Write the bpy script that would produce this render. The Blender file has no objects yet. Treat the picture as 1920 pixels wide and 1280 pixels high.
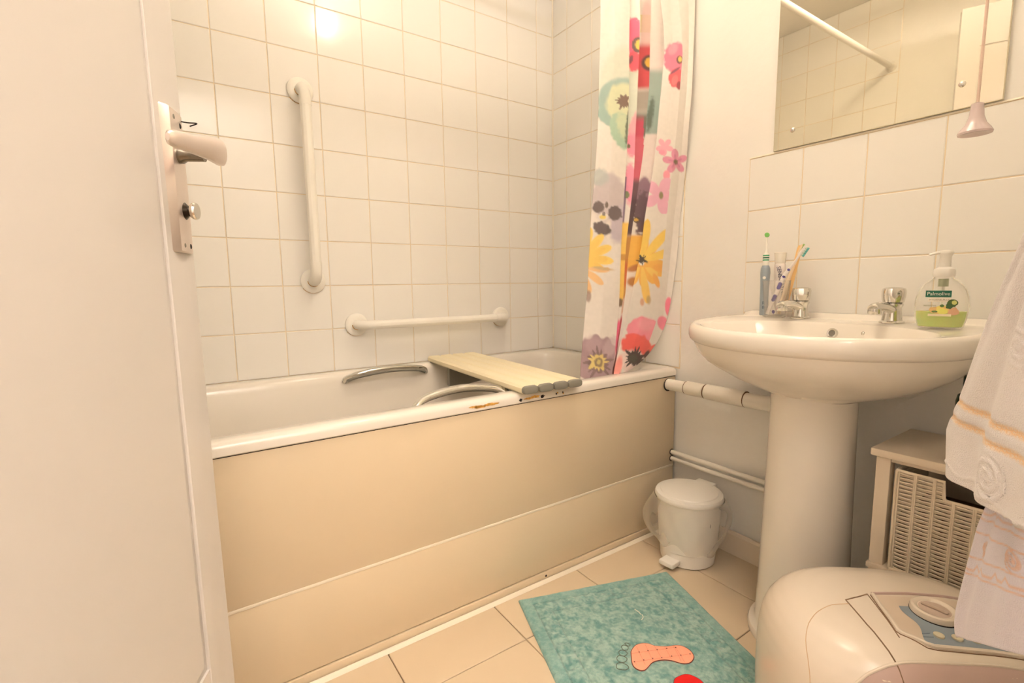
import bpy, bmesh, math, random
import numpy as np
from mathutils import Vector, Matrix
random.seed(4)
PI = math.pi
scene = bpy.context.scene
COL = scene.collection

# ------------------------------------------------------------------ camera
cam_d = bpy.data.cameras.new('camera')
cam_d.sensor_width = 36.0
cam_d.lens = 914.67 / 1920 * 36.0
cam_d.clip_start = 0.02
cam = bpy.data.objects.new('camera', cam_d)
COL.objects.link(cam)
R_ = Vector((0.82700045, -0.56206013, -0.01259611))
U_ = Vector((0.07688937, 0.09088175, 0.99288898))
F_ = Vector((0.55691855, 0.82208815, -0.1183757))
M = Matrix.Identity(4)
for i in range(3):
    M[i][0] = R_[i]; M[i][1] = U_[i]; M[i][2] = -F_[i]
M.translation = Vector((-1.43959, -1.7777, 0.887))
cam.matrix_world = M
scene.camera = cam

# ------------------------------------------------------------------ world and lights
w = bpy.data.worlds.new('world'); scene.world = w; w.use_nodes = True
w.node_tree.nodes['Background'].inputs[0].default_value = (0.9, 0.72, 0.6, 1)
w.node_tree.nodes['Background'].inputs[1].default_value = 0.12

def area_light(name, loc, target, sx, sy, power, col):
    d = bpy.data.lights.new(name, 'AREA'); d.shape = 'RECTANGLE'; d.size = sx; d.size_y = sy
    d.energy = power; d.color = col
    o = bpy.data.objects.new(name, d); COL.objects.link(o); o.location = loc
    o.rotation_euler = (Vector(target) - Vector(loc)).to_track_quat('-Z', 'Y').to_euler()
    return o
LAMP = (-0.70, -1.02, 2.255)
BULB = 130.0
area_light('ceiling_bounce_fill', (LAMP[0], LAMP[1], LAMP[2] + 0.03), (LAMP[0], LAMP[1] + 0.0001, 3.0), 0.2, 0.2, 42.0, (1.0, 0.87, 0.73))  # added fill light bounced off the ceiling, not a fitting of the lamp
HALL_POWER = 62.0
area_light('hall_bounce_fill', (-1.30, -2.35, 1.95), (-1.30, -2.30, 2.36), 0.5, 0.4, HALL_POWER, (1.0, 0.92, 0.90))  # fill light added for the hall glow, bounced off the hall ceiling
scene.view_settings.view_transform = 'Standard'
scene.view_settings.look = 'None'
scene.view_settings.exposure = 0.14
scene.view_settings.gamma = 1.0
scene.view_settings.use_curve_mapping = False

# ------------------------------------------------------------------ helpers
def lin(c):
    o = []
    for v in c[:3]:
        v = v / 255.0
        o.append(v / 12.92 if v <= 0.04045 else ((v + 0.055) / 1.055) ** 2.4)
    return (o[0], o[1], o[2], 1.0)

def mat(name, col, rough=0.5, metal=0.0, bump=0.0, bscale=80.0, var=0.0, vscale=6.0, spec=0.5,
        coat=0.0, trans=0.0, alpha=1.0, attr=None, emis=0.0, ior=1.45, detail=4.0, sheen=0.0, sub=0.0):
    m = bpy.data.materials.new(name); m.use_nodes = True
    nt = m.node_tree; N = nt.nodes; L = nt.links
    b = N['Principled BSDF']
    c = lin(col)
    b.inputs['Base Color'].default_value = c
    b.inputs['Roughness'].default_value = rough
    b.inputs['Metallic'].default_value = metal
    b.inputs['Specular IOR Level'].default_value = spec
    b.inputs['Coat Weight'].default_value = coat
    b.inputs['Transmission Weight'].default_value = trans
    b.inputs['Alpha'].default_value = alpha
    b.inputs['IOR'].default_value = ior
    if sheen: b.inputs['Sheen Weight'].default_value = sheen
    if sub:
        b.inputs['Subsurface Weight'].default_value = sub
        b.inputs['Subsurface Scale'].default_value = 0.01
    tc = N.new('ShaderNodeTexCoord')
    src = None
    if attr:
        a = N.new('ShaderNodeAttribute'); a.attribute_name = attr; src = a.outputs['Color']
        L.new(src, b.inputs['Base Color'])
    if var > 0:
        n = N.new('ShaderNodeTexNoise'); n.inputs['Scale'].default_value = vscale; n.inputs['Detail'].default_value = detail
        L.new(tc.outputs['Object'], n.inputs['Vector'])
        mp = N.new('ShaderNodeMapRange'); mp.inputs['From Min'].default_value = 0.3; mp.inputs['From Max'].default_value = 0.7
        mp.inputs['To Min'].default_value = 1.0 - var; mp.inputs['To Max'].default_value = 1.0 + var * 0.4
        L.new(n.outputs['Fac'], mp.inputs['Value'])
        mx = N.new('ShaderNodeVectorMath'); mx.operation = 'SCALE'
        if src: L.new(src, mx.inputs[0])
        else: mx.inputs[0].default_value = c[:3]
        L.new(mp.outputs['Result'], mx.inputs['Scale'])
        L.new(mx.outputs['Vector'], b.inputs['Base Color'])
    if bump > 0:
        n2 = N.new('ShaderNodeTexNoise'); n2.inputs['Scale'].default_value = bscale; n2.inputs['Detail'].default_value = 3
        L.new(tc.outputs['Object'], n2.inputs['Vector'])
        bp = N.new('ShaderNodeBump'); bp.inputs['Strength'].default_value = bump; bp.inputs['Distance'].default_value = 0.002
        L.new(n2.outputs['Fac'], bp.inputs['Height']); L.new(bp.outputs['Normal'], b.inputs['Normal'])
    if emis:
        b.inputs['Emission Color'].default_value = c; b.inputs['Emission Strength'].default_value = emis
    return m

def clear(name, col, opacity, rough=0.08):
    """thin clear plastic or glass film: see-through with a surface gloss"""
    m = bpy.data.materials.new(name); m.use_nodes = True
    nt = m.node_tree; N = nt.nodes; L = nt.links
    N.remove(N['Principled BSDF'])
    out = N['Material Output']
    t = N.new('ShaderNodeBsdfTransparent'); t.inputs[0].default_value = (1, 1, 1, 1)
    d = N.new('ShaderNodeBsdfPrincipled'); d.inputs['Base Color'].default_value = lin(col); d.inputs['Roughness'].default_value = rough
    lw = N.new('ShaderNodeLayerWeight'); lw.inputs['Blend'].default_value = 0.35
    mr = N.new('ShaderNodeMapRange'); mr.inputs['To Min'].default_value = opacity; mr.inputs['To Max'].default_value = min(1, opacity + 0.45)
    L.new(lw.outputs['Facing'], mr.inputs['Value'])
    mx = N.new('ShaderNodeMixShader')
    tl = N.new('ShaderNodeBsdfTranslucent'); tl.inputs[0].default_value = lin(col)
    m2 = N.new('ShaderNodeMixShader'); m2.inputs['Fac'].default_value = 0.45
    L.new(d.outputs[0], m2.inputs[1]); L.new(tl.outputs[0], m2.inputs[2])
    L.new(mr.outputs['Result'], mx.inputs['Fac']); L.new(t.outputs[0], mx.inputs[1]); L.new(m2.outputs[0], mx.inputs[2])
    L.new(mx.outputs[0], out.inputs['Surface'])
    return m

BASE = {}
def thing(name, label, cat, loc=(0, 0, 0), group=None):
    o = bpy.data.objects.new(name, None); COL.objects.link(o)
    o.location = loc; o.empty_display_size = 0.05
    BASE[o.name] = Vector(loc)
    tag(o, label, cat, group)
    return o
def tag(o, label=None, cat=None, group=None):
    if label: o['label'] = label
    if cat: o['category'] = cat
    if group: o['group'] = group
    return o
def finish(name, bm, m, parent=None, smooth=True, attr=None, kind=None, label=None):
    """one mesh object from world-space geometry; verts made local to the parent's base"""
    base = Vector((0, 0, 0))
    if parent is not None: base = BASE[parent.name]
    if base.length > 0: bmesh.ops.translate(bm, verts=bm.verts, vec=-base)
    bmesh.ops.recalc_face_normals(bm, faces=bm.faces)
    me = bpy.data.meshes.new(name); bm.to_mesh(me); bm.free()
    if smooth:
        me.polygons.foreach_set('use_smooth', [True] * len(me.polygons))
        try: me.set_sharp_from_angle(angle=math.radians(38))
        except Exception: pass
    if m: me.materials.append(m)
    o = bpy.data.objects.new(name, me); COL.objects.link(o)
    if parent is not None: o.parent = parent
    BASE[o.name] = base
    if kind: o['kind'] = kind
    if label: o['label'] = label
    return o
def struct(name, bm, m, parent=None, smooth=False):
    return finish(name, bm, m, parent, smooth, kind='structure')

def box(bm, a, b, bev=0.0, seg=2):
    x0, y0, z0 = [min(a[i], b[i]) for i in range(3)]; x1, y1, z1 = [max(a[i], b[i]) for i in range(3)]
    v = [bm.verts.new(p) for p in [(x0,y0,z0),(x1,y0,z0),(x1,y1,z0),(x0,y1,z0),(x0,y0,z1),(x1,y0,z1),(x1,y1,z1),(x0,y1,z1)]]
    fs = [bm.faces.new([v[i] for i in q]) for q in [(0,3,2,1),(4,5,6,7),(0,1,5,4),(1,2,6,5),(2,3,7,6),(3,0,4,7)]]
    if bev > 0:
        es = set()
        for f in fs:
            for e in f.edges: es.add(e)
        bmesh.ops.bevel(bm, geom=list(es), offset=bev, segments=seg, affect='EDGES', profile=0.5)
    return bm
def bx(a, b, bev=0.0, seg=2):
    return box(bmesh.new(), a, b, bev, seg)

def loft(bm, rings, closed=True, cap0=True, cap1=True):
    """rings: lists of equal length of points"""
    R = [[bm.verts.new(p) for p in r] for r in rings]
    n = len(R[0])
    for i in range(len(R) - 1):
        for j in range(n if closed else n - 1):
            k = (j + 1) % n
            bm.faces.new((R[i][j], R[i][k], R[i + 1][k], R[i + 1][j]))
    if cap0: bm.faces.new(list(reversed(R[0])))
    if cap1: bm.faces.new(R[-1])
    return bm
def lathe(bm, prof, c=(0, 0, 0), n=32, axis='Z', sx=1.0, sy=1.0, cap0=True, cap1=True, rot=0.0):
    rings = []
    for r, h in prof:
        ring = []
        for k in range(n):
            a = 2 * PI * k / n
            u, v = r * math.cos(a) * sx, r * math.sin(a) * sy
            if rot: u, v = u * math.cos(rot) - v * math.sin(rot), u * math.sin(rot) + v * math.cos(rot)
            if axis == 'Z': p = (c[0] + u, c[1] + v, c[2] + h)
            elif axis == 'Y': p = (c[0] + u, c[1] + h, c[2] + v)
            else: p = (c[0] + h, c[1] + u, c[2] + v)
            ring.append(p)
        rings.append(ring)
    return loft(bm, rings, True, cap0, cap1)
def frame_lathe(bm, prof, c, d, n=24, up=(0, 0, 1)):
    """lathe about an arbitrary direction d"""
    d = Vector(d).normalized(); u = d.cross(Vector(up))
    if u.length < 1e-4: u = d.cross(Vector((1, 0, 0)))
    u.normalize(); v = d.cross(u); c = Vector(c)
    rings = [[c + d * h + (u * math.cos(2*PI*k/n) + v * math.sin(2*PI*k/n)) * r for k in range(n)] for r, h in prof]
    return loft(bm, rings)
def tube(bm, pts, r, n=12, cap=True, squash=None):
    pts = [Vector(p) for p in pts]
    rad = r if isinstance(r, (list, tuple)) else [r] * len(pts)
    rings = []; prev = None
    for i, p in enumerate(pts):
        if i == 0: t = pts[1] - pts[0]
        elif i == len(pts) - 1: t = pts[-1] - pts[-2]
        else: t = (pts[i + 1] - pts[i]).normalized() + (pts[i] - pts[i - 1]).normalized()
        t.normalize()
        if prev is None:
            u = t.cross(Vector((0, 0, 1)))
            if u.length < 0.05: u = t.cross(Vector((1, 0, 0)))
            u.normalize()
        else:
            u = (prev - t * prev.dot(t)).normalized()
        prev = u; v = t.cross(u)
        a, b = (1, 1) if squash is None else squash
        rings.append([p + (u * math.cos(2*PI*k/n) * a + v * math.sin(2*PI*k/n) * b) * rad[i] for k in range(n)])
    return loft(bm, rings, True, cap, cap)
def bez(p, n=12):
    """catmull-rom through the points"""
    p = [Vector(q) for q in p]; P = [p[0] * 2 - p[1]] + p + [p[-1] * 2 - p[-2]]; out = []
    for i in range(1, len(P) - 2):
        for k in range(n):
            t = k / n
            out.append(0.5 * ((2 * P[i]) + (P[i+1] - P[i-1]) * t + (2*P[i-1] - 5*P[i] + 4*P[i+1] - P[i+2]) * t*t + (3*P[i] - P[i-1] - 3*P[i+1] + P[i+2]) * t**3))
    out.append(p[-1]); return out
def extr(bm, poly, d):
    """polygon (3D points) extruded along d"""
    d = Vector(d); a = [bm.verts.new(Vector(p)) for p in poly]; b = [bm.verts.new(Vector(p) + d) for p in poly]
    n = len(a); bm.faces.new(a); bm.faces.new(list(reversed(b)))
    for i in range(n): bm.faces.new((a[i], b[i], b[(i+1) % n], a[(i+1) % n]))
    return bm
def grid_mesh(name, P, m, parent=None, cols=None, thick=0.0, smooth=True, kind=None, label=None):
    """P: (R,C,3) numpy world positions; cols: (R,C,3) linear colours"""
    R, Cn = P.shape[:2]
    base = np.array(BASE[parent.name]) if parent is not None else np.zeros(3)
    V = (P - base).reshape(-1, 3)
    idx = np.arange(R * Cn).reshape(R, Cn)
    q = np.stack([idx[:-1, :-1], idx[:-1, 1:], idx[1:, 1:], idx[1:, :-1]], -1).reshape(-1, 4)
    me = bpy.data.meshes.new(name)
    me.from_pydata(V.tolist(), [], q.tolist())
    if cols is not None:
        a = me.color_attributes.new('print', 'FLOAT_COLOR', 'POINT')
        c4 = np.ones((R * Cn, 4), dtype=np.float32); c4[:, :3] = cols.reshape(-1, 3)
        a.data.foreach_set('color', c4.ravel())
    if smooth: me.polygons.foreach_set('use_smooth', [True] * len(me.polygons))
    me.materials.append(m)
    o = bpy.data.objects.new(name, me); COL.objects.link(o)
    if parent is not None: o.parent = parent
    BASE[o.name] = Vector(base.tolist())
    if thick:
        s = o.modifiers.new('thickness', 'SOLIDIFY'); s.thickness = thick; s.offset = 0
    if kind: o['kind'] = kind
    if label: o['label'] = label
    return o
def text_part(name, body, size, m, loc, right, up, parent, squeeze=1.0, ext=0.0002):
    c = bpy.data.curves.new(name, 'FONT'); c.body = body; c.size = size; c.extrude = ext; c.resolution_u = 3
    c.align_x = 'CENTER'; c.align_y = 'CENTER'
    tmp = bpy.data.objects.new(name + '_src', c); COL.objects.link(tmp)
    dg = bpy.context.evaluated_depsgraph_get(); dg.update()
    me = bpy.data.meshes.new_from_object(tmp.evaluated_get(dg)); me.name = name
    bpy.data.objects.remove(tmp); bpy.data.curves.remove(c)
    me.materials.clear(); me.materials.append(m)
    o = bpy.data.objects.new(name, me); COL.objects.link(o)
    r = Vector(right).normalized(); u = Vector(up).normalized(); nn = r.cross(u)
    mt = Matrix.Identity(4)
    for i in range(3):
        mt[i][0] = r[i] * squeeze; mt[i][1] = u[i]; mt[i][2] = nn[i]
    mt.translation = Vector(loc) - (BASE[parent.name] if parent else Vector())
    o.matrix_local = mt
    if parent: o.parent = parent; o.matrix_local = mt
    BASE[o.name] = Vector(loc)
    return o

# ------------------------------------------------------------------ materials
M_tile = mat('white_glazed_tile', (247, 243, 236), rough=0.13, bump=0.06, bscale=14, spec=0.45)
M_grout = mat('cream_grout', (244, 226, 196), rough=0.8, var=0.08, vscale=9)
M_paint = mat('textured_wall_paint', (247, 243, 236), rough=0.75, bump=0.9, bscale=26, var=0.03, vscale=3)
M_ceil = mat('ceiling_paint', (248, 243, 234), rough=0.85, bump=0.3, bscale=30)
M_floor_tile = mat('beige_floor_tile', (214, 194, 165), rough=0.3, bump=0.05, bscale=20, var=0.05, vscale=4)
M_floor_grout = mat('brown_floor_grout', (142, 116, 80), rough=0.9, var=0.2, vscale=25)
M_enamel = mat('white_bath_enamel', (236, 228, 216), rough=0.1, spec=0.55)
M_panel = mat('cream_bath_panel', (223, 204, 173), rough=0.28, bump=0.03, bscale=400, var=0.02, vscale=3)
M_bead = mat('pale_bead', (246, 234, 212), rough=0.4)
M_dark = mat('dark_gap', (40, 30, 22), rough=0.9)
M_rust = mat('orange_rust', (226, 170, 84), rough=0.7, var=0.5, vscale=120)
M_chip = mat('black_chip', (38, 30, 26), rough=0.8)
M_chrome = mat('chrome', (222, 220, 214), rough=0.09, metal=1.0)
M_satin = mat('worn_white_metal', (226, 214, 206), rough=0.28, metal=0.75)
M_ceramic = mat('white_ceramic', (242, 234, 222), rough=0.08, spec=0.55)
M_plastic = mat('white_plastic', (248, 243, 234), rough=0.32)
M_rail = mat('cream_rail_plastic', (248, 243, 232), rough=0.3)
M_door = mat('glossy_door_paint', (206, 200, 193), rough=0.3, bump=0.12, bscale=9, var=0.015, vscale=4)
M_mirror = mat('mirror_silver', (250, 244, 226), rough=0.015, metal=1.0)
M_glass_edge = mat('mirror_glass_edge', (240, 230, 204), rough=0.2)
M_board = mat('cream_board_plastic', (246, 233, 198), rough=0.45, bump=0.1, bscale=60)
M_grey = mat('grey_rubber', (128, 124, 112), rough=0.7)
M_dkgrey = mat('dark_grey_rubber', (124, 119, 108), rough=0.75, bump=0.4, bscale=60)
M_pipe = mat('white_painted_pipe', (246, 240, 228), rough=0.4, bump=0.15, bscale=60)
M_print = mat('printed_curtain_cloth', (240, 230, 220), rough=0.62, attr='print', bump=0.08, bscale=500)
M_rug = mat('teal_rug_pile', (110, 165, 155), rough=1.0, attr='print', bump=1.0, bscale=420, var=0.10, vscale=60, sheen=0.3)
M_towel = mat('terry_towel', (238, 226, 224), rough=1.0, attr='print', bump=0.8, bscale=700, sheen=0.3)
M_bag = clear('clear_film', (250, 244, 234), 0.16, 0.2)
M_clear = clear('clear_plastic', (250, 246, 236), 0.10, 0.05)
M_wood = mat('white_painted_wood', (238, 222, 200), rough=0.45)
M_wicker = mat('pale_wicker', (244, 228, 204), rough=0.6, bump=0.3, bscale=200)
M_inside = mat('basket_inside_shade', (96, 66, 48), rough=0.9)
M_spa = mat('cream_spa_plastic', (226, 213, 196), rough=0.22)
M_spa_lip = mat('mauve_grey_lip', (186, 160, 150), rough=0.35)
M_spa_panel = mat('beige_inset', (208, 190, 170), rough=0.35)
M_spa_blue = mat('blue_grey_panel', (132, 142, 150), rough=0.3)
M_seam = mat('brown_seam', (120, 92, 66), rough=0.8)
M_pink = mat('salmon_felt', (250, 170, 140), rough=0.9, bump=0.3, bscale=200)
M_stitch = mat('dark_stitch', (110, 60, 50), rough=0.9)
M_brown_stitch = mat('brown_embroidery', (96, 106, 92), rough=0.9)
M_red = mat('red_felt', (216, 26, 24), rough=0.9, bump=0.3, bscale=200)
M_bulb = mat('bulb_glow', (255, 242, 218), emis=BULB)
M_shade = mat('lamp_shade_metal', (240, 232, 220), rough=0.6)
M_cord = mat('pull_cord', (226, 200, 184), rough=0.8)
M_pull = mat('lilac_white_plastic', (214, 196, 194), rough=0.25)
M_green = mat('dark_green_bottle_plastic', (22, 52, 36), rough=0.25)

# ------------------------------------------------------------------ the room
LX, FY, CZ = -1.74, -1.735, 2.36          # left wall, front wall, ceiling
T = 0.152
def tiles(parent, plane, us, vs, m, thick=0.006, name='tile'):
    """each tile its own object; us, vs lists of (lo, hi); plane: 'y','xr','xl','z'"""
    cache = {}
    for (v0, v1) in vs:
        for (u0, u1) in us:
            g = 0.0012
            w_, h_ = round(u1 - u0 - 2 * g, 4), round(v1 - v0 - 2 * g, 4)
            if w_ < 0.006 or h_ < 0.006: continue
            key = (w_, h_)
            if key not in cache:
                bm = bmesh.new(); t = thick
                e = 0.0012
                if plane == 'y': P = lambda a, b, d: (a, d, b)
                elif plane == 'xr': P = lambda a, b, d: (d, a, b)
                elif plane == 'xl': P = lambda a, b, d: (-d, a, b)
                else: P = lambda a, b, d: (a, b, -d)
                A, B = w_ / 2, h_ / 2
                r0 = [P(-A, -B, t), P(A, -B, t), P(A, B, t), P(-A, B, t)]
                r1 = [P(-A, -B, e), P(A, -B, e), P(A, B, e), P(-A, B, e)]
                A2, B2 = A - e * 1.3, B - e * 1.3
                r2 = [P(-A2, -B2, 0), P(A2, -B2, 0), P(A2, B2, 0), P(-A2, B2, 0)]
                loft(bm, [r0, r1, r2], True, False, True)
                bmesh.ops.recalc_face_normals(bm, faces=bm.faces)
                # open back: make sure the glazed face looks into the room
                me = bpy.data.meshes.new(name); bm.to_mesh(me); bm.free(); me.materials.append(m)
                cache[key] = me
            o = bpy.data.objects.new(name, cache[key]); COL.objects.link(o); o.parent = parent
            cu, cv = (u0 + u1) / 2, (v0 + v1) / 2
            if plane == 'y': o.location = (cu, 0, cv)
            elif plane == 'xr': o.location = (0, cu, cv)
            elif plane == 'xl': o.location = (LX, cu, cv)
            else: o.location = (cu, cv, 0)
            BASE[o.name] = Vector(o.location)
def cuts(lo, hi, ref, pitch):
    ks = [ref + pitch * k for k in range(-40, 41)]
    ks = [lo] + [k for k in ks if lo + 0.004 < k < hi - 0.004] + [hi]
    return list(zip(ks[:-1], ks[1:]))

wb = struct('wall_back', bx((LX - 0.1, 0.0022, -0.05), (0.1, 0.1, CZ + 0.05)), M_grout)
tiles(wb, 'y', cuts(LX + 0.004, -0.002, -0.0885, T), cuts(0.5835, CZ, 1.6468, T), M_tile)
wr = struct('wall_right', bx((0.0045, FY - 0.1, -0.05), (0.1, 0.1, CZ + 0.05)), M_paint)
struct('tile_bedding', bx((0.0018, -0.703, 0.58), (0.0048, -0.002, CZ - 0.001)), M_grout, wr)
struct('tile_bedding', bx((0.0016, -1.734, 0.785), (0.0048, -0.9305, 1.2466)), M_grout, wr)
tiles(wr, 'xr', cuts(-0.7015, -0.002, -0.0935, T), cuts(0.5835, CZ, 1.6468, T), M_tile)
tiles(wr, 'xr', cuts(-1.73, -0.931, -0.931, T), cuts(0.7886, 1.2446, 1.2446, T), M_tile)
wl = struct('wall_left', bx((LX - 0.1, FY - 0.1, -0.05), (LX - 0.0045, 0.1, CZ + 0.05)), M_paint)
struct('tile_bedding', bx((LX - 0.0048, -0.70, 0.58), (LX - 0.0018, -0.002, CZ - 0.001)), M_grout, wl)
tiles(wl, 'xl', cuts(-0.7, -0.002, -0.0935, T), cuts(0.5835, CZ, 1.6468, T), M_tile)
# front wall with the doorway the photograph is taken from
DX0, DX1, DZ = -1.70, -0.835, 2.03
bm = bmesh.new()
box(bm, (DX1, FY - 0.1, -0.05), (0.1, FY, CZ + 0.05)); box(bm, (LX - 0.1, FY - 0.1, -0.05), (DX0, FY, CZ + 0.05))
box(bm, (DX0, FY - 0.1, DZ), (DX1, FY, CZ + 0.05))
struct('wall_front', bm, M_paint)
bm = bmesh.new()
box(bm, (DX1 - 0.0, FY - 0.12, 0), (DX1 + 0.06, FY + 0.012, DZ + 0.06), 0.003)
box(bm, (DX0 - 0.035, FY - 0.12, DZ), (DX1, FY + 0.012, DZ + 0.06), 0.003)
struct('trim_1', bm, M_wood)
# hall beyond the doorway (behind the camera)
bm = bmesh.new()
box(bm, (-2.6, -3.0, -0.05), (0.3, -2.9, CZ + 0.05)); box(bm, (-2.7, -3.0, -0.05), (-2.6, FY - 0.1, CZ + 0.05)); box(bm, (0.3, -3.0, -0.05), (0.4, FY - 0.1, CZ + 0.05))
struct('wall_hall', bm, M_paint)
struct('ceiling', bx((-2.7, -3.0, CZ), (0.4, 0.1, CZ + 0.06)), M_ceil)
fl = struct('floor', bx((-2.7, -3.0, -0.06), (0.4, 0.1, -0.0045)), M_floor_grout)
tiles(fl, 'z', cuts(LX + 0.002, -0.008, -1.0878, 0.3026), cuts(FY, -0.7, -0.8585, 0.3026), M_floor_tile, thick=0.008, name='floor_tile')
struct('hall_carpet', bx((-2.6, -2.9, -0.0044), (0.3, FY - 0.001, 0.002)), mat('hall_carpet', (176, 150, 122), rough=1.0), fl)
# silicone and skirting
struct('trim_2', tube(bmesh.new(), [(-0.0015, -0.0015, 0.59), (-0.0015, -0.0015, CZ - 0.01)], 0.0035, 8), mat('white_sealant', (250, 240, 222), rough=0.25))
bm = bmesh.new()
P = [(-0.0, 0), (-0.0, 0.074), (-0.008, 0.074), (-0.0125, 0.066), (-0.013, 0.0)]
extr(bm, [(x, -0.705, z) for x, z in P], (0, FY + 0.71 - 0.001, 0))
struct('baseboard_right', bm, M_wood)
bm = bmesh.new()
extr(bm, [(x, FY + 0.001, z) for x, z in [(LX - 0.004, 0), (LX - 0.004, 0.07), (LX + 0.012, 0.066), (LX + 0.013, 0)]], (0, 0.98, 0))
struct('baseboard_left', bm, M_wood)
bm = bmesh.new()
extr(bm, [(LX + 0.002, y, z) for y, z in [(-0.699, 0.0005), (-0.699, 0.009), (-0.702, 0.009), (-0.7085, 0.0005)]], (-LX - 0.018, 0, 0))
struct('trim_3', bm, M_bead)
bm = bmesh.new()
extr(bm, [(x, FY + 0.008, z) for x, z in [(0.003, 1.2455), (0.003, 1.249), (0.0, 1.249), (-0.001, 1.2455)]], (0, 0.797, 0))
struct('trim_4', bm, mat('white_tile_grout_edge', (250, 240, 220), rough=0.5), smooth=False)

# ------------------------------------------------------------------ bath
BY0, BY1, BX0, BX1, BZ = -0.698, -0.002, LX + 0.004, -0.004, 0.585
bath = thing('bathtub', 'white enamel bath with chipped rusty rim and cream side panel along the tiled wall', 'bathtub', (-0.85, -0.35, 0))
def rrect(x0, x1, y0, y1, r, z, n=10, zf=None):
    pts = []
    for cx, cy, a0 in [(x1 - r, y1 - r, 0), (x0 + r, y1 - r, 90), (x0 + r, y0 + r, 180), (x1 - r, y0 + r, 270)]:
        for k in range(n + 1):
            a = math.radians(a0 + 90 * k / n)
            pts.append((cx + r * math.cos(a), cy + r * math.sin(a), z))
    # extra points are not needed: corners carry the resolution
    return pts
rings = []
def ring(dx0, dx1, dy0, dy1, r, z): rings.append(rrect(BX0 + dx0, BX1 - dx1, BY0 + dy0, BY1 - dy1, r, z))
ring(0.002, 0.0, 0.004, 0, 0.006, 0.556)
ring(0.0, 0.0, 0.0, 0, 0.008, 0.559)
ring(0.0, 0.0, 0.0, 0, 0.008, 0.573)
ring(0.002, 0.001, 0.003, 0.001, 0.01, 0.580)
ring(0.006, 0.004, 0.009, 0.004, 0.012, 0.5845)
ring(0.014, 0.01, 0.018, 0.01, 0.016, 0.5855)
ring(0.055, 0.05, 0.048, 0.050, 0.11, 0.5850)
ring(0.066, 0.058, 0.056, 0.058, 0.11, 0.5815)
ring(0.074, 0.064, 0.062, 0.064, 0.11, 0.573)
ring(0.082, 0.070, 0.067, 0.069, 0.11, 0.555)
ring(0.12, 0.085, 0.082, 0.084, 0.12, 0.44)
ring(0.17, 0.10, 0.10, 0.10, 0.13, 0.32)
ring(0.24, 0.13, 0.125, 0.125, 0.14, 0.22)
ring(0.32, 0.18, 0.18, 0.18, 0.14, 0.185)
ring(0.45, 0.30, 0.26, 0.26, 0.09, 0.178)
finish('tub_shell', loft(bmesh.new(), rings, True, False, True), M_enamel, bath)
# side panel in two boards, bead, plinth
pl = finish('side_panel', bx((BX0 + 0.004, -0.693, 0.232), (-0.006, -0.681, 0.5545), 0.002), M_panel, bath)
finish('side_panel', bx((BX0 + 0.004, -0.693, 0.0295), (-0.006, -0.681, 0.226), 0.002), M_panel, bath)
finish('panel_bead', bx((BX0 + 0.004, -0.6938, 0.2255), (-0.006, -0.684, 0.2325), 0.001), M_bead, bath, label='pale bead between the two boards')
plinth = finish('plinth', bx((BX0 + 0.004, -0.697, 0.001), (-0.006, -0.680, 0.027), 0.001), M_panel, bath)
finish('dark_gap', bx((BX0 + 0.006, -0.688, 0.0265), (-0.008, -0.675, 0.030)), mat('brown_gap', (140, 92, 48), rough=0.9), bath, label='brown gap line above the plinth')
finish('dark_gap', bx((BX0 + 0.006, -0.6925, 0.5535), (-0.008, -0.675, 0.5575)), M_dark, bath, label='black gap under the rim')
bm = bmesh.new(); frame_lathe(bm, [(0.0, 0), (0.0035, 0.0), (0.003, 0.001), (0, 0.001)], (-0.595, -0.697, 0.016), (0, -1, 0), 14)
finish('screw_hole', bm, M_chip, bath)
# chips and rust on the front of the rim
def blob(cx, cz, rx, rz, seed, y=-0.6982, n=22, h=0.0004):
    rnd = random.Random(seed); bm = bmesh.new(); p = []
    for k in range(n):
        a = 2 * PI * k / n; f = 0.7 + 0.5 * rnd.random()
        p.append((cx + rx * f * math.cos(a), y, cz + rz * f * math.sin(a)))
    return extr(bm, p, (0, -h, 0))
for cx, cz, rx, rz, sd in [(-0.6818, 0.5665, 0.0055, 0.0045, 1), (-0.6056, 0.5665, 0.0075, 0.0045, 2), (-0.5547, 0.567, 0.003, 0.003, 3), (-0.5305, 0.568, 0.003, 0.003, 4)]:
    finish('paint_chip', blob(cx, cz, rx, rz, sd), M_chip, bath, smooth=False)
for cx, cz, rx, rz, sd in [(-0.812, 0.567, 0.020, 0.0034, 5), (-0.778, 0.5695, 0.024, 0.0040, 6), (-0.826, 0.570, 0.020, 0.0030, 12), (-0.655, 0.5675, 0.019, 0.0032, 7), (-0.632, 0.5690, 0.018, 0.0042, 8), (-0.5505, 0.569, 0.0035, 0.0022, 9), (-0.5285, 0.5645, 0.003, 0.0025, 10)]:
    finish('rust_stain', blob(cx, cz, rx, rz, sd, h=0.0002), M_rust, bath, smooth=False)
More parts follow.
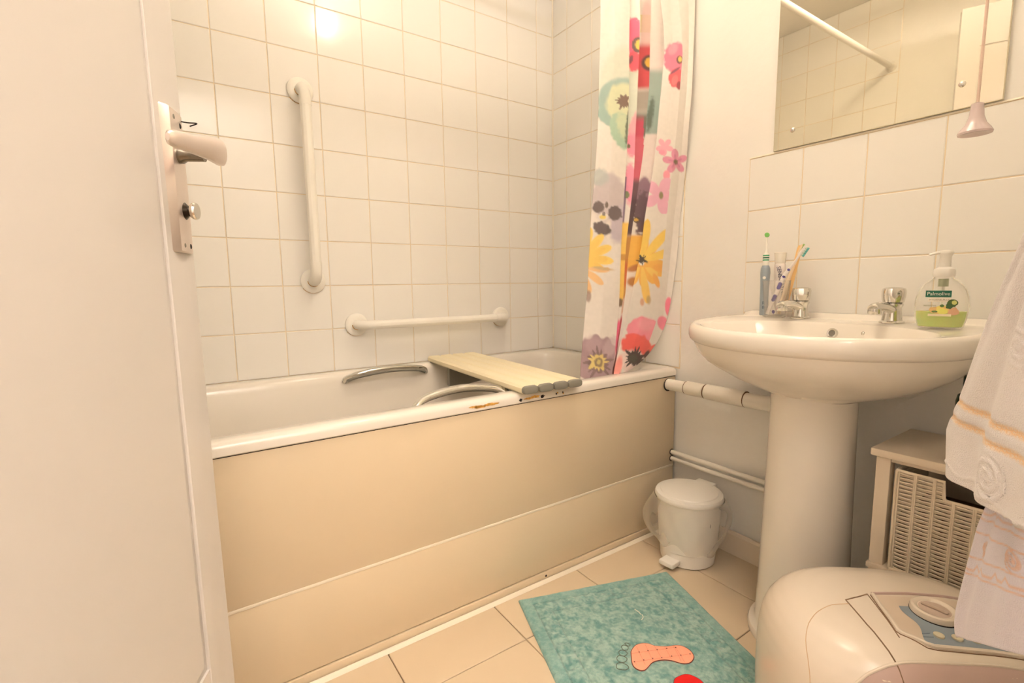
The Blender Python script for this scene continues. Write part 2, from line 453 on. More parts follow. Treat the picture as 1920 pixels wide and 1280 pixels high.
# chrome grips: back one against the wall side, front one behind the near rim
def grip(name, label, x0, x1, y, z, rise, tilt):
    pts = bez([(x0 - 0.004, y, z - 0.016), (x0 + 0.006, y + tilt * 0.3, z - 0.002), (x0 + 0.05, y + tilt * 0.9, z + rise * 0.62), ((x0 + x1) / 2, y + tilt, z + rise), (x1 - 0.05, y + tilt * 0.9, z + rise * 0.62), (x1 - 0.006, y + tilt * 0.3, z - 0.002), (x1 + 0.004, y, z - 0.016)], 8)
    g = finish(name, tube(bmesh.new(), pts, 0.0118, 16, squash=(1.0, 0.8)), M_chrome, bath, label=label)
    s_ = 1 if tilt > 0 else -1
    ins = [q + Vector((0, 0.006 * s_, -0.0085)) for q in pts[7:-7]]
    finish('grip_insert', tube(bmesh.new(), ins, 0.006, 10), M_dkgrey, g, label='dark underside strip')
grip('grab_handle', 'chrome grip on the wall side of the bath', -0.985, -0.690, -0.072, 0.572, 0.019, -0.030)
grip('grab_handle', 'chrome grip inside the near rim of the bath', -0.965, -0.660, -0.628, 0.570, 0.030, 0.034)

# ------------------------------------------------------------------ bath board
board = thing('bath_board', 'cream slatted plastic bath board with grey end caps laid across the bath', 'bath board', (-0.565, -0.38, 0.5855))
O = Vector((-0.655, -0.031, 0)); E1 = Vector((-0.690, -0.715, 0))
dl = (E1 - O); Lb = dl.length; dl.normalize(); dw = Vector((-dl.y, dl.x, 0))
for k in range(4):
    off = k * 0.0515
    bm = bmesh.new()
    a = 0.0497; h = 0.0225
    pr = [(0.006, 0), (a - 0.006, 0), (a, 0.006), (a, h - 0.006), (a - 0.006, h), (0.006, h), (0, h - 0.006), (0, 0.006)]
    A0 = O + dw * off; zb = 0.5862
    loft(bm, [[A0 + dw * u + dl * s + Vector((0, 0, zb + v)) for u, v in pr] for s in (0.0, Lb)])
    finish('slat', bm, M_board, board)
    bm = bmesh.new(); cx = Lb
    ringsC = []
    for s, sc in [(0.0, 0.98), (0.007, 0.98), (0.011, 0.9), (0.0125, 0.7)]:
        rr = []
        for q in range(24):
            an = 2 * PI * q / 24
            ex = math.copysign(abs(math.cos(an)) ** 0.55, math.cos(an)); ey = math.copysign(abs(math.sin(an)) ** 0.7, math.sin(an))
            rr.append(A0 + dw * (a / 2 + ex * (a / 2 + 0.0005) * sc) + dl * (cx + s) + Vector((0, 0, zb + h / 2 + ey * (h / 2 + 0.0005) * sc)))
        ringsC.append(rr)
    finish('end_cap', loft(bm, ringsC), M_grey, board, label='grey end cap')
bm = bmesh.new(); A0 = O + dl * 0.12
extr(bm, [A0 + dw * 0.028 + Vector((0, 0, 0.586)), A0 + dw * 0.028 + Vector((0, 0, 0.512)), A0 + dw * 0.036 + Vector((0, 0, 0.503)), A0 + dw * 0.175 + Vector((0, 0, 0.52)), A0 + dw * 0.188 + Vector((0, 0, 0.53)), A0 + dw * 0.188 + Vector((0, 0, 0.586))], dl * 0.022)
finish('stop_block', bm, M_dkgrey, board, smooth=False, label='dark grey block under the far end')
bm = bmesh.new()
for k in range(4):
    A1 = O + dl * (0.565 + 0.014 * k) + dw * (0.016)
    box(bm, A1 + Vector((0, 0, 0.560 + 0.003 * k)), A1 + Vector((0.15, 0.010, 0.5865)), 0.001)
finish('stop_block', bm, M_grey, board, smooth=False, label='grey ribbed stop near the front end')

# ------------------------------------------------------------------ wall grab rails
def grab_rail(name, label, p0, p1, off=0.066, r=0.0175, fr=0.041):
    p0, p1 = Vector(p0), Vector(p1); d = (p1 - p0).normalized(); n = Vector((0, -1, 0))
    t = thing(name, label, 'grab rail', tuple((p0 + p1) / 2), None)
    pts = [p0 + n * 0.004]
    rad = 0.042
    for e, s in ((p0, 1), (p1, -1)):
        arc = [e + n * (off - rad) + n * rad * math.sin(a) + d * s * rad * (1 - math.cos(a)) for a in [k * PI / 2 / 8 for k in range(9)]]
        if s == 1: pts += arc
        else: pts += list(reversed(arc))
    pts.append(p1 + n * 0.004)
    # elbows are sleeves over a slightly thinner ribbed bar
    finish('elbow', tube(bmesh.new(), pts[:10] + [pts[9] + d * 0.02], r * 1.02, 20), M_rail, t)
    finish('elbow', tube(bmesh.new(), [pts[10] - d * 0.02] + pts[10:], r * 1.02, 20), M_rail, t)
    bm = bmesh.new()
    a, b = pts[9], pts[10]
    rings = []; u = d.cross(n).normalized()
    for q in (pts[9] - d * 0.0, pts[10] + d * 0.0):
        rr = []
        for k in range(40):
            an = 2 * PI * k / 40; q_r = r * (0.965 if k % 4 < 2 else 0.93)
            rr.append(q + (u * math.cos(an) + n * math.sin(an)) * q_r)
        rings.append(rr)
    finish('bar', loft(bm, rings), M_rail, t)
    for e in (p0, p1):
        bm = bmesh.new()
        frame_lathe(bm, [(fr * 0.97, 0.0005), (fr, 0.004), (fr * 0.98, 0.008), (fr * 0.86, 0.012), (fr * 0.7, 0.0135), (r * 1.1, 0.0135)], e, n, 36)
        f = finish('flange', bm, M_rail, t)
        bm = bmesh.new(); c = e + n * 0.0142
        rp = [c + Vector((math.cos(an), 0, math.sin(an))) * (r * 1.08) for an in [PI * (1.0 + 0.85 * k / 14) for k in range(15)]]
        finish('rust_line', tube(bmesh.new(), rp, 0.0011, 6), M_rust, f)
        bm = bmesh.new()
        rp = [e + n * 0.001 + Vector((math.cos(an), 0, math.sin(an))) * (fr * 1.0) for an in [PI * (1.2 + 0.6 * k / 14) for k in range(15)]]
        finish('rust_line', tube(bmesh.new(), rp, 0.0009, 6), M_rust, f)
    return t
grab_rail('grab_rail', 'tall white vertical grab rail screwed to the tiles above the bath', (-1.062, 0, 1.520), (-1.057, 0, 0.903))
grab_rail('grab_rail', 'white horizontal grab rail low on the tiles just above the bath rim', (-0.917, 0, 0.746), (-0.297, 0, 0.745), r=0.0165)

# ------------------------------------------------------------------ shower rail and curtain
rail = thing('curtain_rail', 'white shower curtain rail running above the bath from wall to wall', 'curtain rail', (-0.87, -0.665, 1.975))
finish('rod', tube(bmesh.new(), [(LX + 0.002, -0.665, 1.985), (-0.002, -0.665, 1.985)], 0.0135, 20), M_plastic, rail)
for x, s in ((LX - 0.003, 1), (0.0, -1)):
    bm = bmesh.new(); frame_lathe(bm, [(0.026, 0.0), (0.026, 0.006), (0.019, 0.012), (0.0145, 0.026)], (x, -0.665, 1.985), (s, 0, 0), 28)
    finish('end_socket', bm, M_plastic, rail)
curt = thing('shower_curtain', 'white shower curtain printed with large pansies and daisies bunched at the wall end', 'shower curtain', (-0.2, -0.66, 0.53))
CUR_PY=[-95, 0, 50, 100, 164, 211, 253, 300, 347, 409, 456, 487, 550, 575, 606, 640, 665, 690, 706]
CUR=[[[-0.3657,-0.672,1.8318,1127],[-0.3253,-0.69,1.8361,1154.5],[-0.2756,-0.7,1.8478,1182],[-0.25,-0.672,1.8712,1182],[-0.2191,-0.69,1.8723,1202],[-0.1768,-0.648,1.9087,1202],[-0.1262,-0.655,1.9223,1224],[-0.1235,-0.68,1.9101,1236],[-0.1642,-0.712,1.8795,1236],[-0.1351,-0.722,1.8842,1253.0],[-0.1093,-0.735,1.8862,1270],[-0.0525,-0.728,1.9092,1288.7],[-0.0258,-0.738,1.913,1304]],[[-0.3683,-0.672,1.6964,1125],[-0.3262,-0.69,1.7005,1153.0],[-0.2747,-0.7,1.7109,1181],[-0.2491,-0.672,1.731,1181],[-0.22,-0.69,1.7314,1200],[-0.1778,-0.648,1.7625,1200],[-0.1265,-0.655,1.7743,1222],[-0.1133,-0.68,1.7669,1238],[-0.1544,-0.712,1.7405,1238],[-0.1246,-0.722,1.7447,1255.0],[-0.0981,-0.735,1.7465,1272],[-0.0433,-0.728,1.7656,1289.6],[-0.0183,-0.738,1.7684,1304]],[[-0.3674,-0.672,1.6245,1125],[-0.3249,-0.69,1.6283,1153.0],[-0.273,-0.7,1.6379,1181],[-0.2474,-0.672,1.6562,1181],[-0.218,-0.69,1.6566,1200],[-0.1757,-0.648,1.685,1200],[-0.1265,-0.655,1.6951,1221],[-0.0977,-0.68,1.6924,1243],[-0.1393,-0.712,1.6683,1243],[-0.1089,-0.722,1.6722,1260.0],[-0.0819,-0.735,1.674,1277],[-0.035,-0.728,1.6893,1291.3],[-0.017,-0.738,1.6899,1303]],[[-0.3687,-0.672,1.5512,1124],[-0.3258,-0.69,1.5547,1152.0],[-0.2736,-0.7,1.5634,1180],[-0.248,-0.672,1.5798,1180],[-0.2183,-0.69,1.5802,1199],[-0.1761,-0.648,1.6058,1199],[-0.129,-0.655,1.6143,1219],[-0.087,-0.68,1.615,1246],[-0.1289,-0.712,1.5932,1246],[-0.098,-0.722,1.5968,1263.0],[-0.0706,-0.735,1.5985,1280],[-0.032,-0.728,1.6102,1291.0],[-0.0211,-0.738,1.6091,1300]],[[-0.3696,-0.6719,1.4564,1123],[-0.3263,-0.6899,1.4594,1151.0],[-0.2736,-0.6999,1.4668,1179],[-0.248,-0.6719,1.4809,1179],[-0.2203,-0.6899,1.4808,1197],[-0.1783,-0.648,1.5027,1197],[-0.1309,-0.6549,1.51,1217],[-0.0961,-0.6799,1.5091,1241],[-0.1377,-0.7119,1.4905,1241],[-0.1053,-0.7218,1.4938,1258.5],[-0.0763,-0.7348,1.4955,1276],[-0.0361,-0.7278,1.5059,1287.6],[-0.0239,-0.7378,1.5052,1297]],[[-0.3695,-0.6704,1.3864,1122],[-0.3256,-0.6882,1.3891,1150.0],[-0.2721,-0.6979,1.3958,1178],[-0.2474,-0.6707,1.4078,1178],[-0.2212,-0.6881,1.4075,1195],[-0.1805,-0.6473,1.4261,1195],[-0.1377,-0.6541,1.4317,1213],[-0.1045,-0.6784,1.4307,1236],[-0.1447,-0.7094,1.4149,1236],[-0.1107,-0.7193,1.4181,1254.0],[-0.0793,-0.7315,1.4202,1272],[-0.0391,-0.7246,1.4292,1283.6],[-0.0259,-0.734,1.4289,1293]],[[-0.3704,-0.6676,1.3232,1120],[-0.3247,-0.6851,1.3259,1148.5],[-0.2691,-0.6943,1.3321,1177],[-0.246,-0.6685,1.3419,1177],[-0.2231,-0.6848,1.3414,1192],[-0.1849,-0.646,1.3568,1192],[-0.1415,-0.6525,1.3618,1210],[-0.1092,-0.6756,1.361,1232],[-0.1472,-0.705,1.348,1232],[-0.1127,-0.7146,1.3508,1250.0],[-0.0794,-0.7257,1.3532,1268],[-0.0377,-0.7188,1.3613,1280.1],[-0.0217,-0.7272,1.3616,1290]],[[-0.3721,-0.6634,1.2517,1117],[-0.3243,-0.6803,1.2542,1146.0],[-0.2662,-0.6888,1.2597,1175],[-0.2455,-0.6651,1.2672,1175],[-0.2205,-0.6798,1.2673,1190],[-0.1858,-0.6441,1.2791,1190],[-0.1493,-0.65,1.2824,1205],[-0.1172,-0.6714,1.282,1226],[-0.1518,-0.6982,1.2721,1226],[-0.1167,-0.7075,1.2746,1244.0],[-0.0805,-0.7166,1.2773,1262],[-0.0328,-0.7099,1.2847,1276.3],[-0.0095,-0.7168,1.2861,1288]],[[-0.3753,-0.6583,1.1791,1113],[-0.3252,-0.6745,1.1813,1142.5],[-0.2646,-0.6821,1.186,1172],[-0.2467,-0.661,1.1913,1172],[-0.2193,-0.6739,1.1918,1187],[-0.1889,-0.6418,1.2002,1187],[-0.1618,-0.6471,1.202,1198],[-0.1269,-0.6663,1.2022,1219],[-0.1575,-0.69,1.1952,1219],[-0.1204,-0.699,1.1974,1237.5],[-0.0796,-0.7058,1.2003,1256],[-0.0304,-0.6992,1.2062,1270.9],[-0.006,-0.7066,1.2074,1283]],[[-0.3785,-0.6509,1.0818,1108],[-0.3257,-0.6663,1.0833,1138.0],[-0.2618,-0.6726,1.0866,1168],[-0.2481,-0.6551,1.0894,1168],[-0.2246,-0.6652,1.0897,1180],[-0.2005,-0.6385,1.0943,1180],[-0.1799,-0.6429,1.0951,1188],[-0.1413,-0.6589,1.0956,1209],[-0.1663,-0.6783,1.0919,1209],[-0.1229,-0.6867,1.0936,1229.5],[-0.0721,-0.6902,1.0964,1250],[-0.0256,-0.6837,1.1,1263.8],[-0.006,-0.6932,1.1002,1275]],[[-0.3771,-0.6454,1.0067,1106],[-0.3242,-0.6601,1.0074,1135.5],[-0.2598,-0.6654,1.0093,1165],[-0.2491,-0.6507,1.0107,1165],[-0.2282,-0.6587,1.0109,1175],[-0.2086,-0.636,1.0132,1175],[-0.1898,-0.6397,1.0136,1182],[-0.1483,-0.6534,1.014,1203],[-0.1693,-0.6694,1.0121,1203],[-0.1223,-0.6774,1.0132,1224.5],[-0.0652,-0.6785,1.015,1246],[-0.0186,-0.6721,1.0171,1259.8],[-0.006,-0.6873,1.0165,1271]],[[-0.3779,-0.642,0.9564,1104],[-0.3231,-0.6562,0.9566,1134.0],[-0.2565,-0.661,0.9574,1164],[-0.2477,-0.648,0.9582,1164],[-0.2277,-0.6547,0.9582,1173],[-0.2109,-0.6345,0.9594,1173],[-0.1966,-0.6377,0.9595,1178],[-0.1586,-0.65,0.9595,1197],[-0.1771,-0.664,0.9586,1197],[-0.1257,-0.6717,0.959,1220.0],[-0.0625,-0.6712,0.9601,1243],[-0.0157,-0.665,0.9611,1256.8],[-0.006,-0.6825,0.9605,1268]],[[-0.3784,-0.6362,0.8523,1101],[-0.3211,-0.6497,0.8512,1131.5],[-0.2513,-0.6534,0.8497,1162],[-0.2457,-0.6433,0.8495,1162],[-0.2255,-0.6479,0.8491,1170],[-0.2134,-0.6319,0.8486,1170],[-0.2033,-0.6344,0.8484,1173],[-0.1831,-0.6442,0.8481,1184],[-0.1973,-0.6547,0.8485,1184],[-0.1349,-0.662,0.8472,1211.0],[-0.057,-0.6588,0.8455,1238],[-0.0147,-0.6527,0.8445,1250.1],[-0.006,-0.6684,0.8444,1260]],[[-0.3833,-0.6344,0.8106,1098],[-0.3233,-0.6477,0.8088,1129.5],[-0.2506,-0.6512,0.8062,1161],[-0.2459,-0.6419,0.8057,1161],[-0.2325,-0.6459,0.8053,1166],[-0.2218,-0.6311,0.8044,1166],[-0.2116,-0.6334,0.8041,1169],[-0.1957,-0.6424,0.8038,1178],[-0.2086,-0.6519,0.8046,1178],[-0.1409,-0.6591,0.8023,1207.0],[-0.0564,-0.6552,0.7991,1236],[-0.0174,-0.6491,0.7974,1247.0],[-0.006,-0.6608,0.7974,1256]],[[-0.3883,-0.6329,0.7585,1095],[-0.328,-0.646,0.7559,1126.5],[-0.2549,-0.6491,0.752,1158],[-0.251,-0.6407,0.7513,1158],[-0.2395,-0.644,0.7508,1162],[-0.2302,-0.6304,0.7495,1162],[-0.2197,-0.6325,0.749,1165],[-0.2082,-0.6409,0.7489,1172],[-0.22,-0.6494,0.75,1172],[-0.1523,-0.6565,0.7467,1201.0],[-0.0674,-0.6519,0.7416,1230],[-0.0317,-0.6458,0.7392,1239.9],[-0.006,-0.6442,0.7377,1248]],[[-0.394,-0.632,0.7012,1092],[-0.3334,-0.6451,0.6977,1123.5],[-0.2601,-0.6481,0.6923,1155],[-0.2568,-0.64,0.6913,1155],[-0.2499,-0.6431,0.691,1157],[-0.2413,-0.63,0.6892,1157],[-0.2333,-0.632,0.6887,1159],[-0.2291,-0.64,0.6891,1163],[-0.2401,-0.6481,0.6907,1163],[-0.1769,-0.6551,0.6865,1190.5],[-0.0968,-0.6501,0.6798,1218],[-0.0664,-0.6441,0.6769,1226.2],[-0.0422,-0.6401,0.6747,1233]],[[-0.3982,-0.632,0.6589,1090],[-0.3376,-0.645,0.6547,1121.5],[-0.2643,-0.648,0.6482,1153],[-0.2609,-0.64,0.647,1153],[-0.2553,-0.643,0.6468,1154.5],[-0.2468,-0.63,0.6445,1154.5],[-0.24,-0.632,0.6441,1156],[-0.2434,-0.64,0.6454,1157],[-0.2543,-0.648,0.6473,1157],[-0.2032,-0.655,0.6433,1180.0],[-0.1365,-0.65,0.6366,1203],[-0.1099,-0.644,0.6334,1210.2],[-0.0889,-0.64,0.631,1216]],[[-0.4025,-0.632,0.6164,1088],[-0.3442,-0.645,0.6118,1118.5],[-0.2734,-0.648,0.6046,1149],[-0.2702,-0.64,0.6031,1149],[-0.2658,-0.643,0.603,1150],[-0.2574,-0.63,0.6003,1150],[-0.2519,-0.632,0.6,1151],[-0.2552,-0.64,0.6015,1152],[-0.266,-0.648,0.6037,1152],[-0.2381,-0.655,0.6017,1166.0],[-0.1966,-0.65,0.5965,1180],[-0.1799,-0.644,0.5938,1183.8],[-0.167,-0.64,0.5919,1187]],[[-0.4024,-0.632,0.5888,1088],[-0.3462,-0.645,0.5841,1117.5],[-0.2779,-0.648,0.5765,1147],[-0.2747,-0.64,0.5748,1147],[-0.2703,-0.643,0.5748,1148],[-0.2619,-0.63,0.5718,1148],[-0.2564,-0.632,0.5715,1149],[-0.2597,-0.64,0.5731,1150],[-0.2705,-0.648,0.5756,1150],[-0.2653,-0.655,0.576,1155.0],[-0.2475,-0.65,0.5731,1160],[-0.2383,-0.644,0.5711,1161.1],[-0.2318,-0.64,0.5697,1162]]]
C_ = np.array(CUR); py_ = np.array(CUR_PY, float)
# add a heading row up at the rings and a tail row inside the tub
top = C_[0].copy(); top[:, 2] = 1.955; top[:, 1] = np.clip(top[:, 1], -0.69, -0.645) ; top[:, 0] = np.minimum(top[:, 0] + 0.006, -0.008)
tail = C_[-1].copy(); tail[:, 2] -= 0.05; tail[:, 1] = -0.630 + (tail[:, 1] + 0.64) * 0.2
C_ = np.concatenate([top[None], C_, tail[None]], 0); py_ = np.concatenate([[-160], py_, [745]])
nr, nc = 470, 0
yy = np.linspace(py_[0], py_[-1], nr)
colsR = np.zeros((nr, C_.shape[1], 4))
for j in range(C_.shape[1]):
    for k in range(4): colsR[:, j, k] = np.interp(yy, py_, C_[:, j, k])
# smooth down the rows
ker = np.hanning(15); ker /= ker.sum()
for j in range(C_.shape[1]):
    for k in range(4):
        a = colsR[:, j, k]; pad = np.concatenate([np.full(7, a[0]) , a, np.full(7, a[-1])])
        sm = np.convolve(pad, ker, 'valid'); colsR[7:-7, j, k] = sm[7:-7]
per = [22, 22, 3, 10, 5, 12, 8, 4, 22, 22, 12, 12]
strip = [0, 0, 1, 1, 2, 2, 3, 4, 4, 4, 5, 5]
PP, DX, ST = [], [], []
for j, n in enumerate(per):
    for k in range(n):
        t = k / n
        s = t if n <= 5 else t * t * (3 - 2 * t) * 0.35 + t * 0.65
        PP.append(colsR[:, j, :3] * (1 - s) + colsR[:, j + 1, :3] * s)
        DX.append(colsR[:, j, 3] * (1 - s) + colsR[:, j + 1, 3] * s); ST.append(strip[j])
PP.append(colsR[:, -1, :3]); DX.append(colsR[:, -1, 3]); ST.append(5)
PP = np.stack(PP, 1); DX = np.stack(DX, 1); DY = np.repeat(yy[:, None], PP.shape[1], 1); ST = np.repeat(np.array(ST)[None], nr, 0)
# soft ripples in the cloth
PP[:, :, 1] += 0.0016 * np.sin(DX * 0.16 + DY * 0.011) * np.sin(DY * 0.02 + 1.0)
PP[:, :, 0] = np.minimum(PP[:, :, 0], -0.0045)

def L3(c): return np.array(lin(c)[:3])
rng = np.random.RandomState(3)
def vnoise(x, y, s, seed=0):
    r = np.random.RandomState(seed); G = r.rand(64, 64)
    xs, ys = x / s, y / s; xi, yi = np.floor(xs).astype(int), np.floor(ys).astype(int); fx, fy = xs - xi, ys - yi
    fx = fx * fx * (3 - 2 * fx); fy = fy * fy * (3 - 2 * fy)
    g = lambda a, b: G[a % 64, b % 64]
    return (g(xi, yi) * (1 - fx) + g(xi + 1, yi) * fx) * (1 - fy) + (g(xi, yi + 1) * (1 - fx) + g(xi + 1, yi + 1) * fx) * fy
def ss(a, b, v): t = np.clip((v - a) / (b - a), 0, 1); return t * t * (3 - 2 * t)
CC = np.ones(DX.shape + (3,)) * L3((244, 236, 228))
def lay(mask, col, strips=None, op=1.0):
    global CC
    m_ = mask * op
    if strips is not None: m_ = m_ * np.isin(ST, strips)
    c = L3(col) if not isinstance(col, np.ndarray) else col
    CC = CC * (1 - m_[..., None]) + c * m_[..., None]
def ell(cx, cy, rx, ry, rot=0, soft=0.12, wob=0.0, seed=1):
    a = math.radians(rot); dx, dy = DX - cx, DY - cy
    u = (dx * math.cos(a) + dy * math.sin(a)) / rx; v = (-dx * math.sin(a) + dy * math.cos(a)) / ry
    d = np.sqrt(u * u + v * v)
    if wob: d = d + wob * (vnoise(DX + 500, DY + 500, max(3, rx * 0.25), seed) - 0.5)
    return 1 - ss(1 - soft, 1 + soft, d)
def petals(cx, cy, n, r0, r1, wid, rot=0, sy=1.0, a0=None, a1=None):
    dx, dy = DX - cx, (DY - cy) / sy; r = np.hypot(dx, dy); a = np.degrees(np.arctan2(dy, dx)) - rot
    k = np.round(a / (360 / n)); da = a - k * 360 / n
    t = (r - r0) / (r1 - r0); prof = np.sqrt(np.clip(1 - (2 * np.clip(t, 0, 1) - 1) ** 2, 0, 1)) * (0.55 + 0.45 * np.clip(t, 0, 1))
    half = wid / 2 * prof; lat = r * np.sin(np.radians(da))
    return (1 - ss(-1.5, 1.0, np.abs(lat) - half)) * (t > 0) * (t < 1)
def fringe(cx, cy, r0, r1, n, seed=2):
    dx, dy = DX - cx, DY - cy; r = np.hypot(dx, dy); a = np.arctan2(dy, dx)
    rr = r0 + (r1 - r0) * (0.5 + 0.5 * np.sin(a * n + 2.0 * np.sin(a * 3 + seed))) * (0.6 + 0.4 * np.sin(a * 5 + seed * 2))
    return 1 - ss(-1.2, 1.2, r - rr)
# left flat panel ------------------------------------------------
lay(ell(1172, 165, 50, 78, 0, 0.15), (214, 222, 204), [0, 1], 0.75)
lay(ell(1168, 192, 46, 46, 0, 0.07, 0.15), (158, 184, 176), [0])
lay(ell(1146, 214, 26, 22, 20, 0.1, 0.15), (160, 188, 178), [0])
lay(ell(1170, 192, 34, 36, 0, 0.12, 0.2), (222, 226, 190), [0])
lay(ell(1166, 246, 20, 36, -18, 0.12, 0.2), (172, 202, 178), [0])
lay(ell(1170, 236, 12, 26, -14, 0.3, 0.3), (206, 218, 184), [0])
lay(fringe(1170, 190, 10, 18, 12), (112, 88, 74), [0])
lay(ell(1178, 232, 5, 38, 6, 0.3, 0.4), (58, 74, 56), [0], 0.9)
lay(ell(1180, 190, 4, 4), (240, 236, 210), [0])
lay(ell(1142, 370, 34, 46, 0, 0.12, 0.2), (208, 196, 198), [0])
lay(ell(1124, 332, 16, 16, 0, 0.3, 0.2), (186, 194, 192), [0], 0.8)
lay(ell(1164, 420, 20, 36, 10, 0.2, 0.2), (202, 190, 202), [0])
lay(ell(1122, 388, 11, 11, 20, 0.12, 0.2), (98, 84, 84), [0]); lay(ell(1153, 400, 14, 14, 0, 0.12, 0.3), (94, 80, 82), [0])
lay(ell(1128, 428, 17, 12, 25, 0.14, 0.3), (92, 78, 78), [0]); lay(ell(1137, 384, 3, 6), (100, 86, 80), [0])
lay(ell(1131, 406, 9, 7), (240, 232, 220), [0]); lay(ell(1130, 407, 6, 4), (236, 212, 110), [0]); lay(ell(1132, 401, 3, 4), (120, 110, 110), [0])
lay(petals(1092, 482, 13, 6, 58, 22, 8, 1.0) * (DY < 500), (248, 214, 108), [0])
lay(petals(1090, 486, 15, 4, 50, 15, 0, 1.0) * (DY < 500), (242, 194, 92), [0], 0.45)
lay(petals(1088, 500, 11, 6, 56, 18, 6, 0.95) * (DY > 500), (238, 186, 110), [0], 0.85)
lay(ell(1130, 503, 20, 3, 8, 0.3), (206, 178, 132), [0], 0.8); lay(ell(1103, 555, 5, 11, 0, 0.3), (160, 134, 122), [0], 0.9)
lay(ell(1120, 678, 44, 50, 0, 0.06, 0.3, 5) * (DY > 625), (166, 138, 144), [0])
lay(ell(1144, 650, 12, 20, 30, 0.3, 0.3), (204, 178, 186), [0], 0.7); lay(ell(1112, 645, 18, 14, 0, 0.4, 0.3), (186, 158, 166), [0], 0.8)
lay(fringe(1122, 680, 17, 33, 14, 5), (108, 82, 84), [0], 0.8); lay(fringe(1121, 678, 12, 22, 10, 1), (226, 204, 128), [0])
lay(ell(1122, 679, 8, 9, 0, 0.2, 0.3), (134, 112, 84), [0]); lay(ell(1122, 678, 4, 5, 0, 0.3, 0.5), (212, 194, 120), [0])
# narrow strip behind its edge -----------------------------------
lay(ell(1190, 68, 14, 36, 0, 0.1, 0.2), (240, 96, 132), [1]); lay(ell(1190, 115, 12, 20, 0, 0.15, 0.2), (226, 70, 92), [1])
lay(ell(1196, 84, 10, 15, 0, 0.1), (70, 44, 40), [1]); lay(ell(1198, 84, 6, 9), (232, 196, 84), [1])
lay(ell(1184, 112, 4, 9, 20, 0.2), (110, 40, 60), [1])
lay((DY > 28) * (DY < 60) * (DX > 1200) * 1.0, (214, 206, 104), [2], 0.9)
lay(ell(1190, 245, 10, 34, 10, 0.2, 0.2), (248, 166, 182), [1], 0.9); lay(ell(1186, 272, 12, 22, 0, 0.2, 0.3), (244, 150, 176), [1]); lay(ell(1180, 274, 3, 4), (90, 90, 50), [1])
lay(ell(1182, 345, 10, 38, 0, 0.2, 0.25), (244, 156, 184), [1]); lay(ell(1176, 365, 4, 7), (120, 130, 90), [1])
lay((DX < 1176.5 - (DY - 330) * 0.055) * (DY > 332) * (DY < 445) * 1.0, (112, 86, 122), [1], 0.9)
lay(ss(414, 420, DY) * (1 - ss(562, 572, DY)), (246, 204, 96), [1]); lay(ell(1170, 482, 14, 6, 0, 0.3), (206, 150, 60), [1]); lay(ell(1163, 567, 6, 8, 0, 0.3), (120, 90, 60), [1])
lay(ss(594, 606, DY) * (1 - ss(650, 676, DY)), (236, 100, 140), [1]); lay(ss(660, 690, DY), (110, 40, 50), [1], 0.9)
# recess ---------------------------------------------------------
lay(ell(1214, 60, 12, 60, 0, 0.2) , (240, 200, 196), [2], 0.8); lay(ss(76, 92, DY) * (1 - ss(160, 172, DY)), (198, 62, 72), [2])
lay(ell(1218, 118, 14, 15, 0, 0.15), (66, 30, 30), [2]); lay(ell(1217, 117, 7, 9), (230, 186, 70), [2])
lay(ss(165, 175, DY) * (1 - ss(200, 215, DY)), (150, 140, 124), [2], 0.7)
lay(ss(200, 222, DY) * (1 - ss(252, 262, DY)), (66, 84, 62), [2], 0.85)
lay(ss(212, 230, DY) * (1 - ss(340, 352, DY)) * (DX < 1207), (214, 66, 104), [2], 0.9)
lay(ss(330, 345, DY) * (1 - ss(438, 446, DY)), (112, 82, 92), [2]); lay(ss(362, 378, DY) * (1 - ss(430, 440, DY)), (80, 56, 66), [2], 0.8)
lay(ss(436, 446, DY) * (1 - ss(556, 566, DY)), (206, 148, 70), [2]); lay(ss(480, 500, DY) * (1 - ss(530, 545, DY)), (216, 104, 50), [2], 0.8)
lay(ss(552, 566, DY) * (1 - ss(585, 590, DY)), (216, 168, 140), [2], 0.8); lay(ss(584, 600, DY), (186, 66, 76), [2]); lay(ss(650, 690, DY), (90, 34, 40), [2], 0.8)
# inner side of the right panel ----------------------------------
lay(ss(122, 140, DY) * (1 - ss(248, 254, DY)), (158, 182, 172), [3]); lay(ell(1219, 215, 6, 34, 8, 0.3, 0.3), (64, 82, 66), [3], 0.9)
lay(ell(1207, 385, 16, 54, 0, 0.08, 0.1), (136, 106, 122), [3]); lay(ell(1204, 400, 16, 40, 0, 0.1, 0.5), (92, 66, 76), [3])
lay(ell(1194, 412, 7, 6), (60, 36, 30), [3]); lay(ell(1192, 412, 4, 3), (222, 178, 70), [3])
lay(ss(438, 444, DY) * (1 - ss(500, 512, DY)), (240, 188, 78), [3]); lay(ell(1190, 502, 14, 6, -20, 0.3), (182, 120, 60), [3]); lay(ell(1186, 528, 10, 9, 0, 0.3), (190, 130, 62), [3]); 
lay(ss(650, 690, DY), (110, 40, 46), [3], 0.9)
